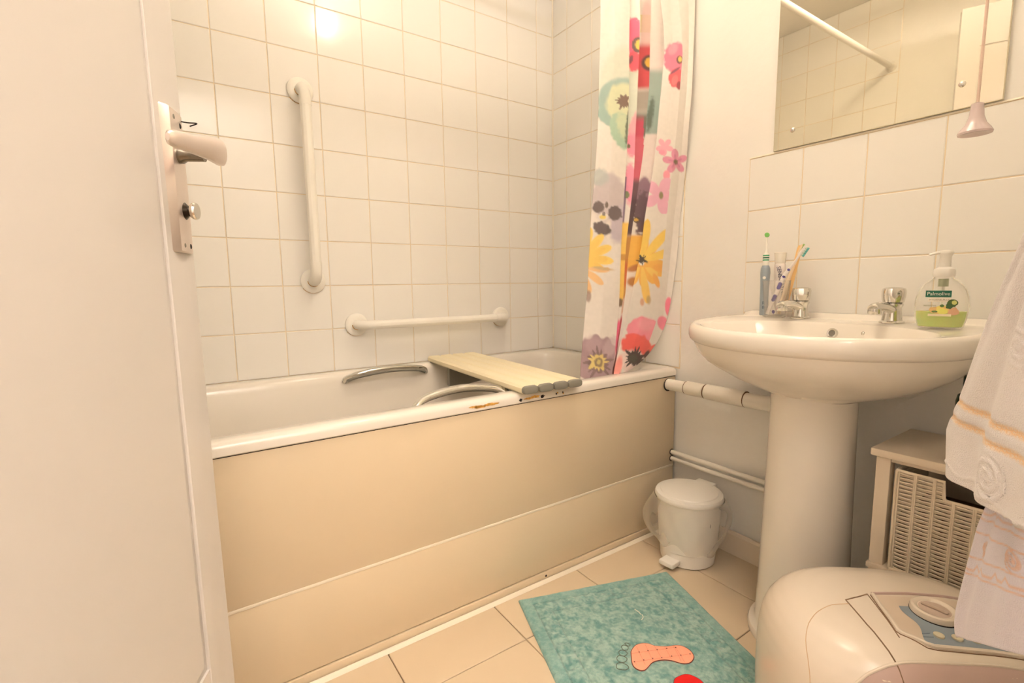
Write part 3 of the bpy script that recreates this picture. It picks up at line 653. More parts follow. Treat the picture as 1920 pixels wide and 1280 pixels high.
# right panel ----------------------------------------------------
lay(ell(1266, 108, 22, 28, 0, 0.08, 0.25, 4), (246, 124, 152), [4]); lay(ell(1262, 92, 8, 12, 30, 0.3), (250, 166, 184), [4], 0.7)
lay(ell(1268, 146, 15, 18, 15, 0.1, 0.2, 6), (222, 84, 96), [4]); lay(ell(1265, 150, 6, 10, 20, 0.2), (236, 120, 124), [4], 0.8); lay(ell(1274, 160, 5, 8, 0, 0.2), (140, 36, 50), [4])
lay(ell(1274, 112, 6, 8), (96, 50, 50), [4]); lay(ell(1275, 111, 3.5, 5), (234, 196, 96), [4]); lay(ell(1266, 132, 12, 2.5, -35, 0.3), (120, 50, 80), [4])
lay(petals(1246, 275, 5, 0, 17, 13, 20), (248, 178, 196), [4]); lay(ell(1241, 285, 6, 5), (246, 160, 186), [4])
lay(petals(1266, 303, 5, 0, 24, 17, 50), (226, 148, 176), [4, 5]); lay(ell(1266, 304, 4, 5, 0, 0.3, 0.5), (110, 96, 60), [4, 5]); lay(petals(1266, 303, 5, 2, 14, 5, 50), (186, 96, 140), [4, 5], 0.5)
lay(ell(1250, 328, 6, 9, 0, 0.2), (248, 160, 180), [4])
lay(petals(1239, 366, 5, 0, 36, 26, 78), (242, 182, 206), [4]); lay(ell(1240, 366, 4, 7, 0, 0.3), (130, 120, 80), [4])
lay(petals(1203, 492, 13, 5, 46, 19, 4, 1.0), (246, 188, 84), [4]); lay(petals(1203, 488, 11, 4, 78, 22, 82, 1.0) * (DY < 490), (250, 212, 98), [4])
lay(petals(1203, 492, 9, 6, 78, 19, 82, 1.0) * (DY > 500) * (DX < 1232), (250, 208, 104), [4]); lay(ell(1236, 502, 12, 7, 10, 0.2), (244, 176, 78), [4]); lay(ell(1230, 526, 5, 14, -20, 0.2), (244, 178, 84), [4])
lay(ell(1204, 566, 4, 7, 0, 0.4), (216, 150, 100), [4], 0.8); lay(ell(1216, 562, 4, 8, 0, 0.4), (196, 164, 110), [4], 0.8)
lay(fringe(1203, 487, 5, 13, 9, 3), (62, 48, 34), [3, 4])
lay(ell(1206, 622, 30, 27, 0, 0.06, 0.25, 8), (250, 150, 168), [3, 4]); lay(ell(1212, 608, 16, 12, 0, 0.4), (252, 176, 188), [4], 0.6)
lay(ell(1254, 575, 7, 18, 0, 0.15), (250, 130, 158), [4, 5]); lay(ell(1243, 606, 10, 14, -20, 0.15), (250, 146, 170), [4, 5])
lay(ell(1192, 648, 28, 22, 10, 0.08, 0.25, 9), (238, 92, 84), [3, 4, 5]); lay(ell(1226, 655, 16, 8, -30, 0.15), (240, 104, 92), [4, 5])
lay(ell(1184, 678, 24, 22, 0, 0.14, 0.3, 7), (248, 226, 220), [3, 4, 5]); lay(ell(1158, 690, 7, 24, 12, 0.3), (236, 116, 104), [3, 4], 0.8)
lay(fringe(1190, 671, 12, 24, 15, 4), (52, 26, 26), [4, 5]); lay(ell(1187, 672, 8, 8, 0, 0.3), (62, 58, 44), [4, 5])
lay(ell(1212, 664, 4, 9, 40, 0.3), (60, 24, 24), [4, 5]); lay(ell(1206, 676, 3, 9, 60, 0.3), (60, 24, 24), [4, 5])
var_ = 1 - 0.05 * vnoise(DX + 900, DY + 900, 5, 12)
CC = CC * var_[..., None]
CC = CC * 0.95 + 0.05 * L3((246, 238, 230))
grid_mesh('cloth', PP, M_print, curt, cols=CC, thick=0.0008)
# hem seam down the wall-side edge and rings on the rail
for x in [-0.36, -0.32, -0.27, -0.23, -0.18, -0.13, -0.08, -0.03]:
    rp = [(x, -0.665 + 0.021 * math.sin(a), 1.978 + 0.030 * math.cos(a)) for a in [2 * PI * k / 20 for k in range(21)]]
    finish('curtain_ring', tube(bmesh.new(), rp, 0.0016, 6), M_plastic, curt)

# ------------------------------------------------------------------ mirror
mir = thing('mirror', 'frameless rectangular wall mirror held by domed chrome screws above the basin tiles', 'mirror', (0.0, -1.24, 1.25))
mg = finish('glass', bx((-0.0045, -1.475, 1.2505), (0.0035, -1.002, 1.87), 0.0006, 1), M_glass_edge, mir)
finish('silvering', bx((-0.0052, -1.4738, 1.2517), (-0.0044, -1.0032, 1.8688)), M_mirror, mir, smooth=False)
for y, z in [(-1.0537, 1.297), (-1.4075, 1.302), (-1.0537, 1.82), (-1.4075, 1.82)]:
    bm = bmesh.new(); frame_lathe(bm, [(0.0068, 0), (0.0066, 0.0015), (0.0056, 0.0032), (0.0035, 0.0046), (0.001, 0.0052)], (-0.005, y, z), (-1, 0, 0), 20)
    finish('screw_cap', bm, M_chrome, mir)

# ------------------------------------------------------------------ pull cord
pc = thing('light_pull', 'lilac white bell-shaped pull hanging on a cord in front of the mirror', 'light pull', (-0.35, -1.518, 1.118))
bm = bmesh.new(); lathe(bm, [(0.0, 0.004), (0.017, 0.001), (0.0215, 0.0), (0.0222, 0.003), (0.0195, 0.008), (0.0135, 0.016), (0.0095, 0.028), (0.0082, 0.042), (0.0078, 0.047), (0.003, 0.049)], (-0.35, -1.518, 1.118), 28, cap0=False)
finish('bell', bm, M_pull, pc)
finish('cord', tube(bmesh.new(), [(-0.35, -1.518, 1.165), (-0.35, -1.518, CZ - 0.03)], 0.0021, 8), M_cord, pc)
bm = bmesh.new(); lathe(bm, [(0.04, 0), (0.04, -0.012), (0.03, -0.03), (0.006, -0.034)], (-0.35, -1.518, CZ - 0.0005), 24); finish('ceiling_switch', bm, M_plastic, pc)

# ------------------------------------------------------------------ ceiling lamp
lamp = thing('ceiling_lamp', 'round white ceiling lamp with an opaque ring shade hanging in the middle of the bathroom', 'ceiling lamp', (LAMP[0], LAMP[1], CZ))
bm = bmesh.new()
loft(bm, [[(LAMP[0] + r * math.cos(a), LAMP[1] + r * math.sin(a), LAMP[2] + h_) for a in [2 * PI * k / 64 for k in range(64)]] for r, h_ in [(0.128, -0.0245), (0.131, -0.026), (0.134, -0.0245), (0.136, 0.0), (0.134, 0.021), (0.131, 0.022), (0.129, 0.021), (0.130, 0.0), (0.128, -0.0245)]], True, False, False)
for k in range(3):
    a = 2 * PI * k / 3 + 0.4
    tube(bm, [(LAMP[0] + 0.02 * math.cos(a), LAMP[1] + 0.02 * math.sin(a), LAMP[2] + 0.062), (LAMP[0] + 0.131 * math.cos(a), LAMP[1] + 0.131 * math.sin(a), LAMP[2] + 0.018)], 0.0022, 8)
lathe(bm, [(0.03, CZ - 0.0005 - LAMP[2]), (0.03, 0.078), (0.012, 0.072), (0.012, 0.040)], LAMP, 32)
finish('shade', bm, M_shade, lamp)
bm = bmesh.new(); bmesh.ops.create_icosphere(bm, subdivisions=3, radius=0.04); bmesh.ops.translate(bm, verts=bm.verts, vec=LAMP)
finish('bulb', bm, M_bulb, lamp)

# ------------------------------------------------------------------ door
ang = (-0.41091, -0.91168)                      # along the leaf, free edge to hinge
Dd = Vector((ang[0], ang[1], 0)); Dn = Vector((0.91168, -0.41091, 0)); DE = Vector((-1.4225, -1.02, 0))
door = bpy.data.objects.new('door_1', None); COL.objects.link(door); door['kind'] = 'structure'; door.empty_display_size = 0.1
BASE['door_1'] = Vector((0, 0, 0))
def dp(s, h, z): return DE + Dd * s + Dn * h + Vector((0.010 * (0.95 - z) if z < 0.95 else 0.0, 0, z))
def dbox(s0, s1, h0, h1, z0, z1, bev=0.0):
    bm = bx((s0, h0, z0), (s1, h1, z1), bev)
    for v in bm.verts: v.co = dp(*v.co)
    return bm
S1, PZ0, PZ1, W = 0.0655, 0.398, 1.86, 0.73
# leaf: core with a fielded recess framed by stiles and rails
finish('leaf_core', dbox(0.0005, W, -0.036, -0.005, 0.012, 2.02, 0.001), M_door, door)
bm = bmesh.new()
def frame_piece(bm, pts):                        # pts in (s, z); raised 5 mm
    a = [bm.verts.new(dp(s, -0.0052, z)) for s, z in pts]; b = [bm.verts.new(dp(s, 0.0, z)) for s, z in pts]
    bm.faces.new(b); bm.faces.new(list(reversed(a))); n = len(a)
    for i in range(n): bm.faces.new((a[i], b[i], b[(i + 1) % n], a[(i + 1) % n]))
bm = bmesh.new(); frame_piece(bm, [(0, 0.012), (S1, 0.012), (S1, 0.6), (S1, 1.4), (S1, 2.02), (0, 2.02), (0, 1.4), (0, 0.6)]); finish('stile', bm, M_door, door, smooth=False)
bm = bmesh.new(); frame_piece(bm, [(S1, 0.012), (W, 0.012), (W, PZ0), (S1, PZ0)]); finish('door_rail', bm, M_door, door, smooth=False)
bm = bmesh.new(); frame_piece(bm, [(S1, PZ1), (W - 0.0655, PZ1), (W - 0.0655, 2.02), (S1, 2.02)]); finish('door_rail', bm, M_door, door, smooth=False)
bm = bmesh.new(); frame_piece(bm, [(W - 0.0655, PZ0), (W, PZ0), (W, 2.02), (W - 0.0655, 2.02)]); finish('stile', bm, M_door, door, smooth=False)
bm = bmesh.new()                                 # fielded panel: two steps
r0 = [(S1 + 0.004, PZ0 + 0.004), (W - 0.07, PZ0 + 0.004), (W - 0.07, PZ1 - 0.004), (S1 + 0.004, PZ1 - 0.004)]
r1 = [(S1 + 0.010, PZ0 + 0.010), (W - 0.076, PZ0 + 0.010), (W - 0.076, PZ1 - 0.010), (S1 + 0.010, PZ1 - 0.010)]
loft(bm, [[dp(s, -0.0052, z) for s, z in r0], [dp(s, -0.0015, z) for s, z in r1]])
finish('door_panel', bm, M_door, door, smooth=False)
# lock and lever
lk = finish('lock_plate', None or (lambda: (lambda bm: loft(bm, [[dp(s, h, z) for s, h in pr_] for z, pr_ in
    [(0.929, [(0.054, 0.0002), (0.045, 0.007), (0.026, 0.0062), (0.006, 0.003), (0.004, 0.0002)]),
     (0.931, [(0.056, 0.0002), (0.045, 0.009), (0.026, 0.0078), (0.004, 0.004), (0.0025, 0.0002)]),
     (1.096, [(0.056, 0.0002), (0.045, 0.009), (0.026, 0.0078), (0.004, 0.004), (0.0025, 0.0002)]),
     (1.098, [(0.054, 0.0002), (0.045, 0.007), (0.026, 0.0062), (0.006, 0.003), (0.004, 0.0002)])]]))(bmesh.new()))(), M_satin, door, label='worn chrome lock plate on the door stile')
for s, z in [(0.034, 1.088), (0.014, 1.083), (0.034, 0.938), (0.014, 0.938)]:
    bm = bmesh.new(); frame_lathe(bm, [(0.0034, 0), (0.0032, 0.001), (0.0016, 0.0016)], dp(s, 0.0072 if s > 0.02 else 0.0050, z), Dn, 14)
    finish('screw', bm, M_chip if s < 0.02 else M_dkgrey, lk)
hz = 1.050
bm = bmesh.new(); frame_lathe(bm, [(0.0105, 0), (0.0105, 0.006), (0.008, 0.010), (0.0078, 0.03)], dp(0.028, 0.006, hz - 0.004), Dn, 24)
finish('lever_neck', bm, mat('dark_chrome_neck', (120, 112, 100), rough=0.2, metal=1.0), lk)  # lever neck in a darker chrome
bm = bmesh.new(); rings = []
for s, h, zc, hw, th in [(0.014, 0.049, 1.0515, 0.010, 0.004), (0.018, 0.052, 1.0515, 0.0155, 0.0062), (0.03, 0.052, 1.0500, 0.0165, 0.007), (0.055, 0.050, 1.0480, 0.0135, 0.006), (0.085, 0.046, 1.044, 0.0105, 0.0052), (0.115, 0.044, 1.0405, 0.0095, 0.0048), (0.128, 0.043, 1.039, 0.0075, 0.0036), (0.131, 0.043, 1.039, 0.004, 0.002)]:
    rings.append([dp(s, h + th * math.sin(a), zc + hw * math.cos(a)) for a in [2 * PI * k / 20 for k in range(20)]])
loft(bm, rings); finish('lever', bm, M_satin, lk)
bm = bmesh.new(); frame_lathe(bm, [(0.0105, 0), (0.0105, 0.002), (0.0085, 0.004), (0.006, 0.006)], dp(0.024, 0.0055, 0.980), Dn, 24)
finish('turn_collar', bm, mat('dark_collar', (60, 52, 44), rough=0.3, metal=0.8), lk)
bm = bmesh.new(); frame_lathe(bm, [(0.005, 0), (0.0065, 0.002), (0.0098, 0.006), (0.0106, 0.0085), (0.0095, 0.0105)], dp(0.024, 0.0105, 0.980), Dn, 24)
finish('thumb_turn', bm, M_chrome, lk)
finish('dark_bent_wire', tube(bmesh.new(), bez([dp(0.006, 0.001, 1.091), dp(0.006, 0.012, 1.0895), dp(0.004, 0.021, 1.0895), dp(0.002, 0.012, 1.0865)], 6), 0.0008, 6), M_chip, lk)  # thin dark bent wire at the top of the plate
for z in (0.25, 1.75):
    bm = dbox(W - 0.006, W + 0.004, -0.03, 0.004, z - 0.045, z + 0.045, 0.001); finish('hinge', bm, M_chrome, door)

# ------------------------------------------------------------------ wash basin
bas = thing('wash_basin', 'white ceramic pedestal wash basin with two chrome pillar taps', 'basin', (-0.2, -1.235, 0))
BC = (-0.2, -1.235)
NB = 96
def foot(A=0.26, B=0.300, back=0.197):
    o = []
    for k in range(NB):
        a = 2 * PI * k / NB; c, s = math.cos(a), math.sin(a)
        if c <= 0: o.append((BC[0] + A * c, BC[1] + B * s))
        else:
            e = 0.24
            o.append((BC[0] + back * math.copysign(abs(c) ** e, c), BC[1] + (B + 0.0) * math.copysign(abs(s) ** (0.62), s)))
    return o
F0 = foot()
def scl(s, z, cx=-0.17, keep_back=True, sy=None):
    sy = s if sy is None else sy
    return [(cx + (x - cx) * s, BC[1] + (y - BC[1]) * sy, z) for x, y in F0]
def ovl(cx, a, b, z): return [(cx + a * math.cos(2 * PI * k / NB), BC[1] + b * math.sin(2 * PI * k / NB), z) for k in range(NB)]
def mixr(r, q, t): return [tuple(a * (1 - t) + b * t for a, b in zip(p, w_)) for p, w_ in zip(r, q)]
rings = []
ped_top = ovl(-0.20, 0.096, 0.090, 0.0)
for z, s, m_ in [(0.612, 0.36, 0.9), (0.618, 0.44, 0.62), (0.630, 0.58, 0.35), (0.648, 0.71, 0.18), (0.668, 0.80, 0.08), (0.692, 0.875, 0.03), (0.715, 0.925, 0.0), (0.733, 0.952, 0.0), (0.741, 0.962, 0.0), (0.7435, 0.978, 0.0), (0.748, 0.992, 0), (0.757, 1.0, 0), (0.768, 1.0, 0), (0.777, 0.993, 0), (0.783, 0.980, 0), (0.7853, 0.962, 0), (0.7845, 0.942, 0)]:
    r = scl(s, z); q = [(a, b, z) for a, b, _ in ped_top]
    rings.append(mixr(r, q, m_))
rings.append(mixr(scl(0.925, 0.7835), ovl(-0.265, 0.165, 0.245, 0.7835), 0.35))
rings.append(mixr(scl(0.91, 0.7825), ovl(-0.265, 0.165, 0.245, 0.7825), 0.85))
for cx, a, b, z in [(-0.267, 0.160, 0.240, 0.780), (-0.267, 0.155, 0.234, 0.772), (-0.266, 0.148, 0.222, 0.745), (-0.262, 0.130, 0.195, 0.705), (-0.255, 0.10, 0.15, 0.672), (-0.25, 0.05, 0.07, 0.655), (-0.25, 0.022, 0.022, 0.652)]:
    rings.append(ovl(cx, a, b, z))
rings = [[(p[0], p[1], p[2] - (0.008 * min(1, max(0, (-0.12 - p[0]) / 0.3)) if p[2] > 0.69 else 0)) for p in r] for r in rings]
finish('basin_bowl', loft(bmesh.new(), rings, True, True, True), M_ceramic, bas)
# upstand along the wall
bm = bmesh.new()
pr = [(-0.004, 0.775), (-0.004, 0.7965), (-0.010, 0.7985), (-0.020, 0.7965), (-0.030, 0.787), (-0.038, 0.7825), (-0.038, 0.775)]
loft(bm, [[(x, y, z if z < 0.776 else 0.775 + (z - 0.775) * f) for x, z in pr] for y, f in [(-1.512, 0.2), (-1.505, 0.8), (-1.49, 1), (-0.97, 1), (-0.95, 0.8), (-0.942, 0.2)]])
finish('upstand', bm, M_ceramic, bas)
bm = bmesh.new()
rings = []
for z, a, b in [(0.0005, 0.128, 0.113), (0.012, 0.130, 0.115), (0.020, 0.127, 0.112), (0.026, 0.116, 0.102), (0.032, 0.1125, 0.099), (0.12, 0.109, 0.0965), (0.35, 0.103, 0.092), (0.55, 0.0985, 0.089), (0.622, 0.098, 0.0885), (0.640, 0.099, 0.09)]:
    ring = []
    for k in range(64):
        an = 2 * PI * k / 64; c, s = math.cos(an), math.sin(an)
        ring.append((-0.20 + a * c * (1.0 if c < 0 else 0.9), -1.235 + b * math.copysign(abs(s) ** 0.92, s), z))
    rings.append(ring)
finish('pedestal', loft(bm, rings), M_ceramic, bas)
# silicone foot trim
for y, z, r in [(-1.232, 0.7555, 0.0125)]:
    bm = bmesh.new(); d = Vector((-0.95, 0, 0.25)).normalized()
    frame_lathe(bm, [(r * 0.55, 0.0), (r * 0.6, 0.002), (r * 0.9, 0.003), (r, 0.001), (r, -0.004)], (-0.1185, y, z), d, 28)
    f = finish('overflow_ring', bm, M_chrome, bas)
    bm = bmesh.new(); frame_lathe(bm, [(r * 0.55, 0.0), (r * 0.55, 0.0022)], (-0.1185, y, z), d, 24); finish('overflow_hole', bm, M_dkgrey, f)
bm = bmesh.new(); frame_lathe(bm, [(0.008, -0.003), (0.008, 0.002), (0.006, 0.004), (0.0035, 0.0075), (0.001, 0.009)], (-0.1145, -1.299, 0.7585), (-0.95, 0.1, 0.3), 20)
finish('chain_stud', bm, M_chrome, bas)
bm = bmesh.new(); lathe(bm, [(0.021, 0), (0.021, 0.003), (0.017, 0.004)], (-0.25, -1.235, 0.6525), 28); finish('plug_hole', bm, M_chrome, bas)
def tap(y):
    x = -0.062; z0 = 0.7835
    bm = bmesh.new(); lathe(bm, [(0.025, 0), (0.025, 0.003), (0.0205, 0.006), (0.0185, 0.02), (0.0175, 0.036), (0.0205, 0.042), (0.020, 0.046)], (x, y, z0), 32)
    b = finish('pillar_tap', bm, M_chrome, bas)
    pts = [(x - 0.006, y, z0 + 0.030), (x - 0.03, y + 0.002, z0 + 0.037), (x - 0.060, y + 0.004, z0 + 0.041), (x - 0.082, y + 0.006, z0 + 0.040), (x - 0.090, y + 0.007, z0 + 0.036)]
    finish('spout', tube(bmesh.new(), bez(pts, 6), [0.012] * 25, 20, squash=(1.0, 0.85)), M_chrome, b)
    bm = bmesh.new(); lathe(bm, [(0.0125, 0.0), (0.0135, 0.004), (0.013, 0.013), (0.008, 0.017)], (x - 0.084, y + 0.0065, z0 + 0.0235), 24)
    finish('nozzle', bm, M_chrome, b)
    bm = bmesh.new(); rings = []
    for r, h, lob in [(0.017, 0.046, 0.0), (0.0215, 0.049, 0.05), (0.0250, 0.062, 0.12), (0.0255, 0.074, 0.12), (0.0235, 0.080, 0.10), (0.016, 0.083, 0.03), (0.004, 0.084, 0)]:
        rings.append([(x + r * (1 - lob * (0.5 + 0.5 * math.cos(4 * a))) * math.cos(a + 0.5), y + r * (1 - lob * (0.5 + 0.5 * math.cos(4 * a))) * math.sin(a + 0.5), z0 + h) for a in [2 * PI * k / 48 for k in range(48)]])
    finish('tap_head', loft(bm, rings), M_chrome, b)
tap(-1.128); tap(-1.333)

# ------------------------------------------------------------------ pipes on the right wall
wp = thing('waste_pipe', 'thick white waste pipe with push-fit joints running along the wall into the bath panel', 'pipe', (-0.05, -0.9, 0.528))
z = 0.530; x = -0.048
finish('pipe', tube(bmesh.new(), [(x, -0.690, z), (x, -0.995, z)], 0.0195, 24), M_pipe, wp)
bm = bmesh.new(); tube(bm, [(x, -0.770, z), (x, -0.772, z), (x, -0.838, z), (x, -0.840, z)], [0.021, 0.0228, 0.0228, 0.021], 24); finish('coupling', bm, M_pipe, wp)
bm = bmesh.new(); tube(bm, [(x, -0.845, z), (x, -0.847, z), (x, -0.975, z), (x, -0.978, z)], [0.022, 0.0250, 0.0250, 0.023], 24); finish('coupling', bm, M_pipe, wp)
finish('pipe', tube(bmesh.new(), [(x, -0.972, z - 0.002), (x, -1.19, z + 0.004)], 0.0225, 24), M_pipe, wp)
for y, r in [(-0.7695, 0.0222), (-0.8425, 0.0236), (-0.9795, 0.0245)]:
    bm = bmesh.new(); tube(bm, [(x, y - 0.0008, z), (x, y + 0.0008, z)], r, 24); finish('joint_ring', bm, M_seam, wp)
bm = bmesh.new(); frame_lathe(bm, [(0.0225, 0), (0.0225, 0.0012)], (x, -0.6942, z - 0.002), (0, -1, 0), 28); finish('panel_hole', bm, M_dark, wp, label='black edge of the hole in the bath panel')
for i, (zz, yy_, lb) in enumerate([(0.2795, 0, 'upper of the two thin white supply pipes low on the wall beside the bath'), (0.2560, 0, 'lower of the two thin white supply pipes low on the wall beside the bath')]):
    sp = thing('supply_pipe', lb, 'pipe', (-0.02, -0.9, zz), 'thin supply pipes under the basin')
    finish('pipe', tube(bmesh.new(), [(-0.0195, -0.690, zz), (-0.0195, -1.19, zz - 0.001)], 0.0078, 16), M_pipe, sp)
    bm = bmesh.new(); frame_lathe(bm, [(0.0105, 0), (0.0105, 0.0012)], (-0.0195, -0.6942, zz), (0, -1, 0), 20); finish('panel_hole', bm, M_dark, sp)
bm = bmesh.new(); box(bm, (-0.0285, -1.075, 0.2635), (-0.0, -1.06, 0.2722), 0.001)
tag(finish('pipe_clip', bm, M_dkgrey), 'small dark clip between the two thin pipes beside the pedestal', 'clip')

# ------------------------------------------------------------------ things on the basin
DZ_ = 0.7848
tum = thing('tumbler', 'clear plastic tumbler holding toothbrushes on the left of the basin ledge', 'tumbler', (-0.068, -1.062, DZ_))
bm = bmesh.new(); lathe(bm, [(0.027, 0.0), (0.029, 0.002), (0.0365, 0.098), (0.0368, 0.1), (0.0355, 0.1), (0.0352, 0.098), (0.028, 0.004), (0.001, 0.004)], (-0.068, -1.062, DZ_), 40, cap1=True)
finish('cup_wall', bm, M_clear, tum)
bm = bmesh.new(); rp = [(-0.068 + 0.0362 * math.cos(a), -1.062 + 0.0362 * math.sin(a), DZ_ + 0.100) for a in [2 * PI * k / 40 for k in range(41)]]
finish('cup_rim', tube(bm, rp, 0.0007, 6), M_clear, tum)
B0 = DZ_ + 0.0045
eb = thing('electric_toothbrush', 'blue-grey electric toothbrush standing upright in the tumbler', 'toothbrush', (-0.085, -1.040, B0))
ax_, ay_ = -0.085, -1.040
bm = bmesh.new(); lathe(bm, [(0.009, 0.0), (0.0105, 0.002), (0.0108, 0.04), (0.0112, 0.08), (0.0122, 0.105), (0.0128, 0.118), (0.0118, 0.13), (0.009, 0.137), (0.006, 0.139)], (ax_, ay_, B0), 28)
finish('handle', bm, mat('blue_grey_plastic', (146, 156, 164), rough=0.35), eb)
bm = bmesh.new(); frame_lathe(bm, [(0.0042, 0.0), (0.004, 0.0012), (0.002, 0.0018)], (ax_ - 0.0115, ay_ - 0.004, B0 + 0.104), (-0.93, -0.36, 0), 18)
finish('button', bm, M_plastic, eb)
text_part('lettering', 'B', 0.012, mat('slate_print', (70, 84, 100)), (ax_ - 0.0104, ay_ - 0.0042, B0 + 0.022), (0.36, -0.93, 0), (0, 0, 1), eb)
text_part('lettering', 'R', 0.012, mat('slate_print_2', (70, 84, 100)), (ax_ - 0.0104, ay_ - 0.0042, B0 + 0.034), (0.36, -0.93, 0), (0, 0, 1), eb)
bm = bmesh.new(); lathe(bm, [(0.0075, 0.138), (0.0078, 0.15), (0.0074, 0.168), (0.006, 0.172), (0.003, 0.178), (0.0025, 0.205), (0.0028, 0.215)], (ax_, ay_, B0), 24)
finish('brush_neck', bm, M_plastic, eb)
G1 = mat('green_ring', (70, 158, 112), rough=0.4)
for h in (0.152, 0.158, 0.164):
    bm = bmesh.new(); lathe(bm, [(0.0078, 0), (0.0082, 0.001), (0.0082, 0.0028), (0.0078, 0.004)], (ax_, ay_, B0 + h - 0.001), 24); finish('colour_ring', bm, G1 if h != 0.158 else mat('dark_green_ring', (30, 92, 66)), eb, label='green ring on the brush neck')
bm = bmesh.new(); frame_lathe(bm, [(0.0058, -0.003), (0.0062, 0.0), (0.0058, 0.007)], (ax_, ay_, B0 + 0.221), (-0.9, -0.4, 0.1), 18)
finish('bristle_disc', bm, mat('green_bristles', (120, 186, 96), rough=0.8, bump=0.5, bscale=900), eb)
# toothpaste tube
tp = thing('toothpaste_tube', 'white toothpaste tube standing cap up behind the toothbrushes', 'toothpaste', (-0.055, -1.062, B0))
bm = bmesh.new()
tx, ty = -0.052, -1.066
rings = []
for h, a, b in [(0.0, 0.0145, 0.002), (0.02, 0.0145, 0.005), (0.06, 0.0145, 0.009), (0.12, 0.0145, 0.0125), (0.140, 0.0145, 0.014), (0.143, 0.012, 0.012)]:
    rings.append([(tx + b * math.cos(an) * 0.93 - a * math.sin(an) * 0.36 + 0.004 * (h / 0.15), ty + a * math.sin(an) * 0.93 + b * math.cos(an) * 0.36 + 0.010 * (h / 0.15) - 0.004, B0 + h) for an in [2 * PI * k / 28 for k in range(28)]])
finish('tube_body', loft(bm, rings), mat('toothpaste_white', (240, 230, 222), rough=0.35), tp)
bm = bmesh.new(); lathe(bm, [(0.0125, 0.143), (0.0135, 0.146), (0.0152, 0.170), (0.0155, 0.172), (0.014, 0.1735), (0.0, 0.1735)], (tx + 0.004, ty + 0.006, B0), 32)
finish('cap', bm, mat('bright_cap', (250, 244, 232), rough=0.4), tp)
text_part('lettering', 'SENSODYNE', 0.0145, mat('navy_print', (60, 56, 92)), (tx - 0.0100, ty - 0.0065, B0 + 0.095), (0.05, -0.22, -1), (0.36, -0.93, 0.2), tp)
# small white toothbrush leaning left
def brush(name, label, p0, p1, bend, col, accents, head=None):
    t = thing(name, label, 'toothbrush', p0)
    p0, p1 = Vector(p0), Vector(p1); d = p1 - p0
    pts = bez([p0, p0 + d * 0.3 + Vector(bend) * 0.5, p0 + d * 0.6 + Vector(bend), p0 + d * 0.82 + Vector(bend) * 0.4, p1], 8)
    n = len(pts); rad = [0.0042 + 0.0018 * math.sin(min(1, i / n * 1.5) * PI) if i < n * 0.66 else 0.0030 for i in range(n)]
    b = finish('handle', tube(bmesh.new(), pts, rad, 14), col, t)
    for f0, f1 in accents:
        mm = M_pur
        i0, i1 = int(f0 * n), max(int(f0 * n) + 2, int(f1 * n)); seg = pts[i0:i1 + 1]
        finish('grip_pad', tube(bmesh.new(), [q + Vector((-0.0016, -0.0006, 0)) for q in seg], [rad[min(n-1, i0 + k)] * (0.5 if k in (0, len(seg) - 1) else 0.9) for k in range(len(seg))], 10), mm, t, label='purple grip pad')
    if head:
        hd, mm, tipm = head
        hd = Vector(hd)
        q = pts[-1]; ax = (pts[-1] - pts[-3]).normalized()
        bm = bmesh.new(); tube(bm, [q - ax * 0.006, q + ax * 0.020], [0.0045, 0.0038], 12); finish('brush_head', bm, col, t)
        for k in range(4):
            bq = q - ax * 0.003 + ax * 0.006 * k
            bm = bmesh.new(); tube(bm, [bq, bq + hd * 0.007], [0.0036, 0.0040], 8); finish('bristle_tuft', bm, mm, t)
            bm = bmesh.new(); tube(bm, [bq + hd * 0.007, bq + hd * 0.012], [0.0040, 0.0042], 8); finish('bristle_tip', bm, tipm, t)
    return t
M_wb = mat('white_brush_plastic', (244, 236, 230), rough=0.3); M_pur = mat('purple_grip', (78, 66, 140), rough=0.5)
M_teal = mat('teal_bristles', (98, 172, 170), rough=0.8); M_pale = mat('pale_bristles', (206, 216, 200), rough=0.8)
brush('toothbrush', 'short white toothbrush handle leaning left in the tumbler', (-0.078, -1.066, B0 + 0.004), (-0.072, -1.040, B0 + 0.112), (-0.001, 0.002, 0), M_wb, [(0.02, 0.10), (0.80, 0.88), (0.95, 1.0)])
brush('toothbrush', 'white and purple toothbrush with teal bristles leaning right out of the tumbler', (-0.088, -1.052, B0 + 0.004), (-0.076, -1.128, B0 + 0.168), (0.0, 0.008, 0.004), M_wb, [(0.18, 0.30), (0.33, 0.44), (0.46, 0.54), (0.60, 0.66)], head=((0.3, -0.75, -0.45), M_pale, M_teal))
brush('toothbrush', 'pale toothbrush with green bristles behind the purple one', (-0.060, -1.070, B0 + 0.004), (-0.050, -1.112, B0 + 0.172), (0.0, 0.006, 0.0), mat('cream_brush', (244, 220, 188), rough=0.4), [], head=((0.1, -0.5, 0.3), mat('lime_bristles', (190, 194, 130), rough=0.8), mat('green_tips', (146, 176, 104), rough=0.8)))
cb = thing('comb', 'pale orange flat-handled comb standing behind the toothbrushes', 'comb', (-0.046, -1.075, B0))
bm = bmesh.new(); q0, q1 = Vector((-0.048, -1.078, B0 + 0.005)), Vector((-0.040, -1.108, B0 + 0.190)); sd = Vector((0.3, -0.9, 0)).normalized() * 0.0062; th_ = Vector((0.0014, 0.0005, 0))
loft(bm, [[q - sd * w_ - th_, q + sd * w_ - th_, q + sd * w_ + th_, q - sd * w_ + th_] for q, w_ in [(q0, 0.7), (q0 + (q1 - q0) * 0.5, 1.0), (q0 + (q1 - q0) * 0.95, 1.0), (q1, 0.75)]])
finish('comb_body', bm, mat('orange_comb', (248, 206, 140), rough=0.4), cb, smooth=False)

